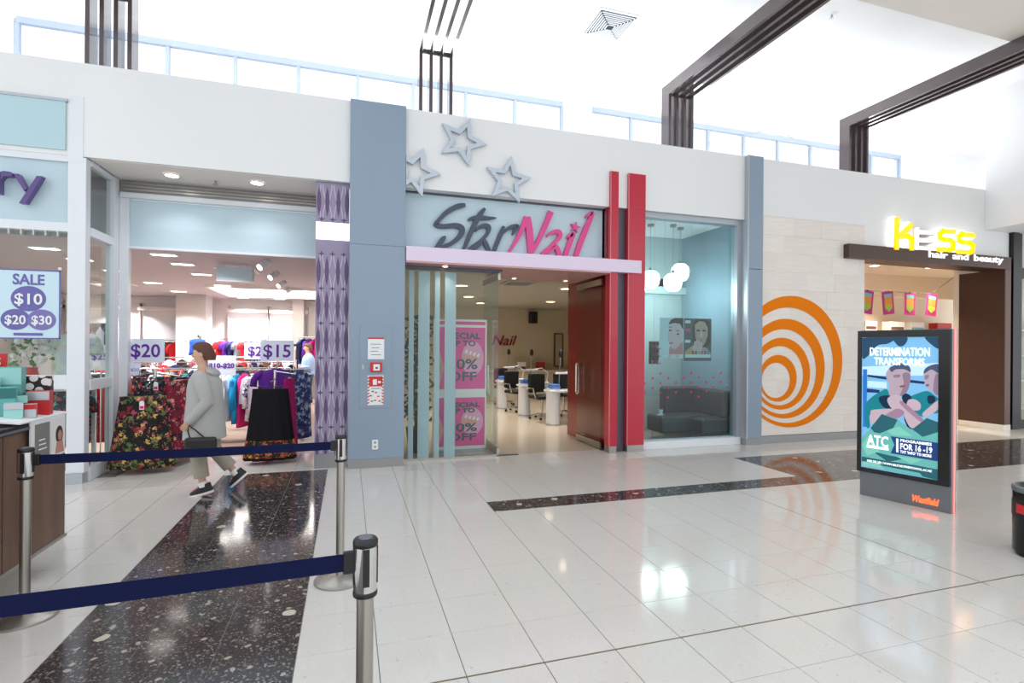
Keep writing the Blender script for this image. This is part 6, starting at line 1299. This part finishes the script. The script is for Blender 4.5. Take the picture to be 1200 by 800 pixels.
# pink special offer banner
mat('banner_pink', (238, 92, 164), 0.5); mat('banner_light', (240, 170, 205), 0.5); mat('banner_text', (74, 96, 112), 0.5); mat('finger', (226, 168, 150), 0.5); mat('nail_white', (246, 236, 236), 0.4)
bn_ = thing('offer_banner', 'white framed pink special offer banner with two prints behind the salon glass', 'banner', (1.62, 7.80, 0))
obj('panel', MB().box(1.20, 2.02, 7.78, 7.81, 0.02, 1.98), 'box_white', bn_); obj('foot', MB().box(1.25, 1.97, 7.66, 7.94, 0.0, 0.02), 'grey_alu', bn_)
obj('top_strip', MB().box(1.225, 1.995, 7.774, 7.78, 1.90, 1.95), 'banner_pink', bn_)
for z0, z1 in ((0.93, 1.86), (0.07, 0.80)):
    hgt = z1-z0; p = obj('print', MB().box(1.225, 1.995, 7.774, 7.78, z0, z1), 'banner_pink', bn_)
    obj('glow', MB().prism(disc_pts(1.80, z0+hgt*0.50, 0.17, hgt*0.28), 7.772, 7.775), 'banner_light', p)
    for q in range(4): obj('finger', MB().prism(stroke([(1.62+q*0.055, z0+hgt*0.42), (1.70+q*0.06, z0+hgt*(0.60-0.02*q))], [0.05, 0.042]), 7.7705-0.0003*q, 7.773), 'finger', p); obj('nail', MB().prism(stroke([(1.69+q*0.06, z0+hgt*(0.58-0.02*q)), (1.715+q*0.062, z0+hgt*(0.635-0.02*q))], [0.036, 0.026]), 7.768, 7.771), 'nail_white', p)
    obj('red_hand', MB().prism(stroke([(1.27, z0+hgt*0.05), (1.33, z0+hgt*0.35), (1.28, z0+hgt*0.6)], [0.05, 0.06, 0.05]), 7.771, 7.775), 'finger', p)
    for s, f, w, sz in (('SPECIAL', 0.86, 0.56, 0.10), ('UP TO', 0.74, 0.40, 0.09), ('50%', 0.40, 0.46, 0.17), ('OFF', 0.20, 0.44, 0.15)):
        obj('offer_text', text_mb(s, sz*hgt/0.93*1.25, 0.002, bold=0.004, at=(1.64, 7.769, z0+hgt*f-sz*0.4), width=w), 'banner_text', p)
# flower arrangement behind the stripes
fa = thing('flower_tree', 'tall artificial flower arrangement behind the frosted stripes', 'plant', (0.98, 7.9, 0))
obj('pot', MB().lathe([(0.12, 0), (0.16, 0.35), (0.17, 0.36), (0.14, 0.36)], (0.98, 7.9, 0), 20), 'seat_black', fa, smooth=True)
obj('trunk', MB().tube([(0.98, 7.9, 0.3), (0.95, 7.92, 1.0), (1.0, 7.9, 1.9)], [0.03, 0.025, 0.012], 8), 'mirror_brown', fa, smooth=True)
lf = MB(); f1_ = MB(); f2_ = MB(); rr = random.Random(5)
for k in range(420):
    p = Vector((0.98+rr.gauss(0, 0.11), 7.9+rr.gauss(0, 0.12), rr.uniform(0.45, 2.05))); p.x = max(0.84, p.x)
    d = Vector((rr.uniform(-1, 1), rr.uniform(-1, 0.6), rr.uniform(-0.8, 0.6))).normalized()*0.11; n = d.cross(Vector((0.2, -1, 0.3))).normalized()*0.022
    lf.add([p, p+d*0.5+n, p+d, p+d*0.5-n], [(0, 1, 2, 3)])
for k in range(90):
    p = (max(0.78, 0.98+rr.gauss(0, 0.11)), 7.84+rr.gauss(0, 0.10), rr.uniform(0.5, 2.0)); (f1_ if k % 2 else f2_).sphere(p, rr.uniform(0.015, 0.032), 7, 5)
mat('petal_yellow', (206, 176, 92), 0.6); mat('petal_peach', (206, 140, 116), 0.6); mat('leaf_dark', (58, 74, 50), 0.6)
tag(obj('foliage', lf, 'leaf_dark', fa), kind='stuff'); tag(obj('yellow_blossoms', f1_, 'petal_yellow', fa), kind='stuff'); tag(obj('peach_blossoms', f2_, 'petal_peach', fa), kind='stuff')
# pink dots on the door glass line
# portrait posters and polish rack in the tall window
mat('port_skin', (232, 198, 196), 0.5); mat('port_skin2', (206, 168, 146), 0.5); mat('port_hair', (52, 40, 44), 0.5); mat('port_bg', (224, 234, 240), 0.5); mat('port_bg2', (86, 88, 92), 0.5); mat('port_lip', (200, 110, 120), 0.5); mat('port_rose', (222, 140, 140), 0.5)
Y0 = 7.46
pa = thing('portrait_poster', 'pale poster of a dark haired face, left of two in the salon window', 'poster', (5.08, Y0, 1.44), 0, 'salon window posters')
obj('sheet', MB().box(4.86, 5.305, Y0, Y0+0.012, 1.40, 2.07), 'port_bg', pa)
def pp(parent, nm, pts, d, m_): return obj(nm, MB().prism(pts, Y0-0.001*d, Y0), m_, parent)
def P1(l): return [(4.86+0.445*a, 2.07-0.63*b) for a, b in l]
pp(pa, 'neck', P1([(0.42, 0.75), (0.98, 0.62), (0.998, 0.95), (0.38, 0.95)]), 1, 'port_rose')
pp(pa, 'hair', P1([(0.36, 0.18), (0.46, 0.05), (0.62, 0.0), (0.998, 0.0), (0.998, 0.30), (0.80, 0.16), (0.55, 0.14)]), 2, 'port_hair')
pp(pa, 'face', P1([(0.42, 0.20), (0.60, 0.13), (0.85, 0.15), (0.97, 0.28), (0.98, 0.50), (0.88, 0.68), (0.68, 0.82), (0.50, 0.80), (0.40, 0.68), (0.33, 0.55), (0.35, 0.40)]), 3, 'port_skin')
for q, (x, z) in enumerate(((0.43, 0.33), (0.76, 0.42))): pp(pa, 'eye', [(a, b) for a, b in disc_pts(4.86+0.445*x, 2.07-0.63*z, 0.028, 0.013, 12)], 4, 'port_hair'); pp(pa, 'brow', [(a, b) for a, b in disc_pts(4.86+0.445*x, 2.07-0.63*(z-0.09), 0.04, 0.006, 12)], 4, 'port_hair')
pp(pa, 'lips', disc_pts(4.86+0.445*0.48, 2.07-0.63*0.66, 0.04, 0.014, 14), 4, 'port_lip')
for q in range(5): pp(pa, 'swatch', P1([(0.20+q*0.16, 0.96), (0.32+q*0.16, 0.96), (0.32+q*0.16, 1.05), (0.20+q*0.16, 1.05)]), 4, 'port_skin' if q % 2 else 'paper')
pb = thing('portrait_poster', 'dark poster of a face with hand at lips, right of two in the salon window', 'poster', (5.59, Y0, 1.39), 0, 'salon window posters')
obj('sheet', MB().box(5.325, 5.86, Y0, Y0+0.012, 1.36, 2.07), 'port_bg2', pb)
def P2(l): return [(5.325+0.535*a, 2.07-0.69*b) for a, b in l]
pp(pb, 'hair', P2([(0.30, 0.60), (0.30, 0.15), (0.42, 0.02), (0.75, 0.0), (0.97, 0.10), (0.96, 0.60), (0.75, 0.75)]), 1, 'port_hair')
pp(pb, 'shoulder', P2([(0.03, 0.80), (0.30, 0.66), (0.80, 0.70), (0.97, 0.82), (0.97, 0.92), (0.03, 0.92)]), 2, 'port_skin2')
pp(pb, 'face', P2([(0.38, 0.15), (0.55, 0.06), (0.75, 0.08), (0.86, 0.22), (0.86, 0.42), (0.76, 0.60), (0.64, 0.70), (0.52, 0.64), (0.40, 0.45)]), 3, 'port_skin2')
for x in (0.50, 0.72): pp(pb, 'eye', disc_pts(5.325+0.535*x, 2.07-0.69*0.29, 0.034, 0.017, 12), 4, 'port_hair')
pp(pb, 'nose', P2([(0.60, 0.32), (0.65, 0.32), (0.67, 0.45), (0.57, 0.45)]), 4, 'port_skin')
pp(pb, 'lips', disc_pts(5.325+0.535*0.62, 2.07-0.69*0.53, 0.032, 0.012, 12), 4, 'port_lip')
for q in range(4): pp(pb, 'finger', stroke(P2([(0.34+0.09*q, 0.80), (0.40+0.075*q, 0.52+0.03*abs(q-1))]), [0.042, 0.032]), 5, 'port_skin')
for q, c in enumerate(('petal_yellow', 'flag_orange', 'carton_red', 'leaf_green', 'flag_blue', 'sign_pink', 'bubble', 'sky_swatch')):
    if c == 'sky_swatch': mat('sky_swatch', (60, 150, 200), 0.5)
    pp(pb, 'swatch', P2([(0.05+q*0.115, 0.78), (0.11+q*0.115, 0.78), (0.11+q*0.115, 0.87), (0.05+q*0.115, 0.87)]), 6, c)
pp(pb, 'strip', P2([(0.03, 0.87), (0.97, 0.87), (0.97, 0.95), (0.03, 0.95)]), 6, 'paper')
for z, c in ((0.05, 'paper'), (0.25, 'sign_pink'), (0.52, 'paper')): pp(pb, 'caption', P2([(0.03, z), (0.22, z), (0.22, z+0.07), (0.03, z+0.07)]), 4, c)
obj('hanging_wire', MB().cyl((5.45, Y0+0.006, 2.07), (5.45, Y0+0.006, 3.70), 0.0015, 5), 'steel', pb); obj('hanging_wire', MB().cyl((5.75, Y0+0.006, 2.07), (5.75, Y0+0.006, 3.70), 0.0015, 5), 'steel', pb)
obj('hanging_wire', MB().cyl((4.95, Y0+0.006, 2.07), (4.95, Y0+0.006, 3.70), 0.0015, 5), 'steel', pa); obj('hanging_wire', MB().cyl((5.22, Y0+0.006, 2.07), (5.22, Y0+0.006, 3.70), 0.0015, 5), 'steel', pa)
pr_ = thing('polish_rack', 'small dark rack of nail polish beside the left window poster', 'rack', (4.79, 7.5, 1.31))
obj('back', MB().box(4.70, 4.88, 7.52, 7.53, 1.31, 1.68), 'seat_black', pr_)
for z in (1.31, 1.43, 1.55): obj('ledge', MB().box(4.70, 4.88, 7.46, 7.53, z, z+0.012), 'seat_black', pr_)
obj('rack_wire', MB().cyl((4.79, 7.525, 1.68), (4.79, 7.525, 3.70), 0.002, 5), 'steel', pr_)
for r_, z in enumerate((1.322, 1.442, 1.562)):
    for q in range(3):
        c = (('port_lip', 'red', 'ros'), ('dk', 'red', 'port'), ('red', 'dk', 'ros'))[r_][q]
        m_ = {'red': 'salon_red', 'ros': 'port_rose', 'dk': 'mirror_brown'}.get(c, 'port_lip')
        bt = thing('polish_bottle', '%s nail polish bottle, %s on the %s ledge of the dark rack' % ({'salon_red': 'dark red', 'port_rose': 'rose', 'mirror_brown': 'brown', 'port_lip': 'pink'}[m_], ('left', 'middle', 'right')[q], ('bottom', 'middle', 'top')[r_]), 'bottle', (4.735+q*0.055, 7.49, z), 0, 'nail polish bottles')
        obj('bottle_body', MB().lathe([(0.016, 0), (0.017, 0.04), (0.008, 0.05)], (0, 0, 0), 10), m_, bt, world=False); obj('cap', MB().lathe([(0.008, 0.05), (0.007, 0.085), (0.001, 0.086)], (0, 0, 0), 10), 'black', bt, world=False)
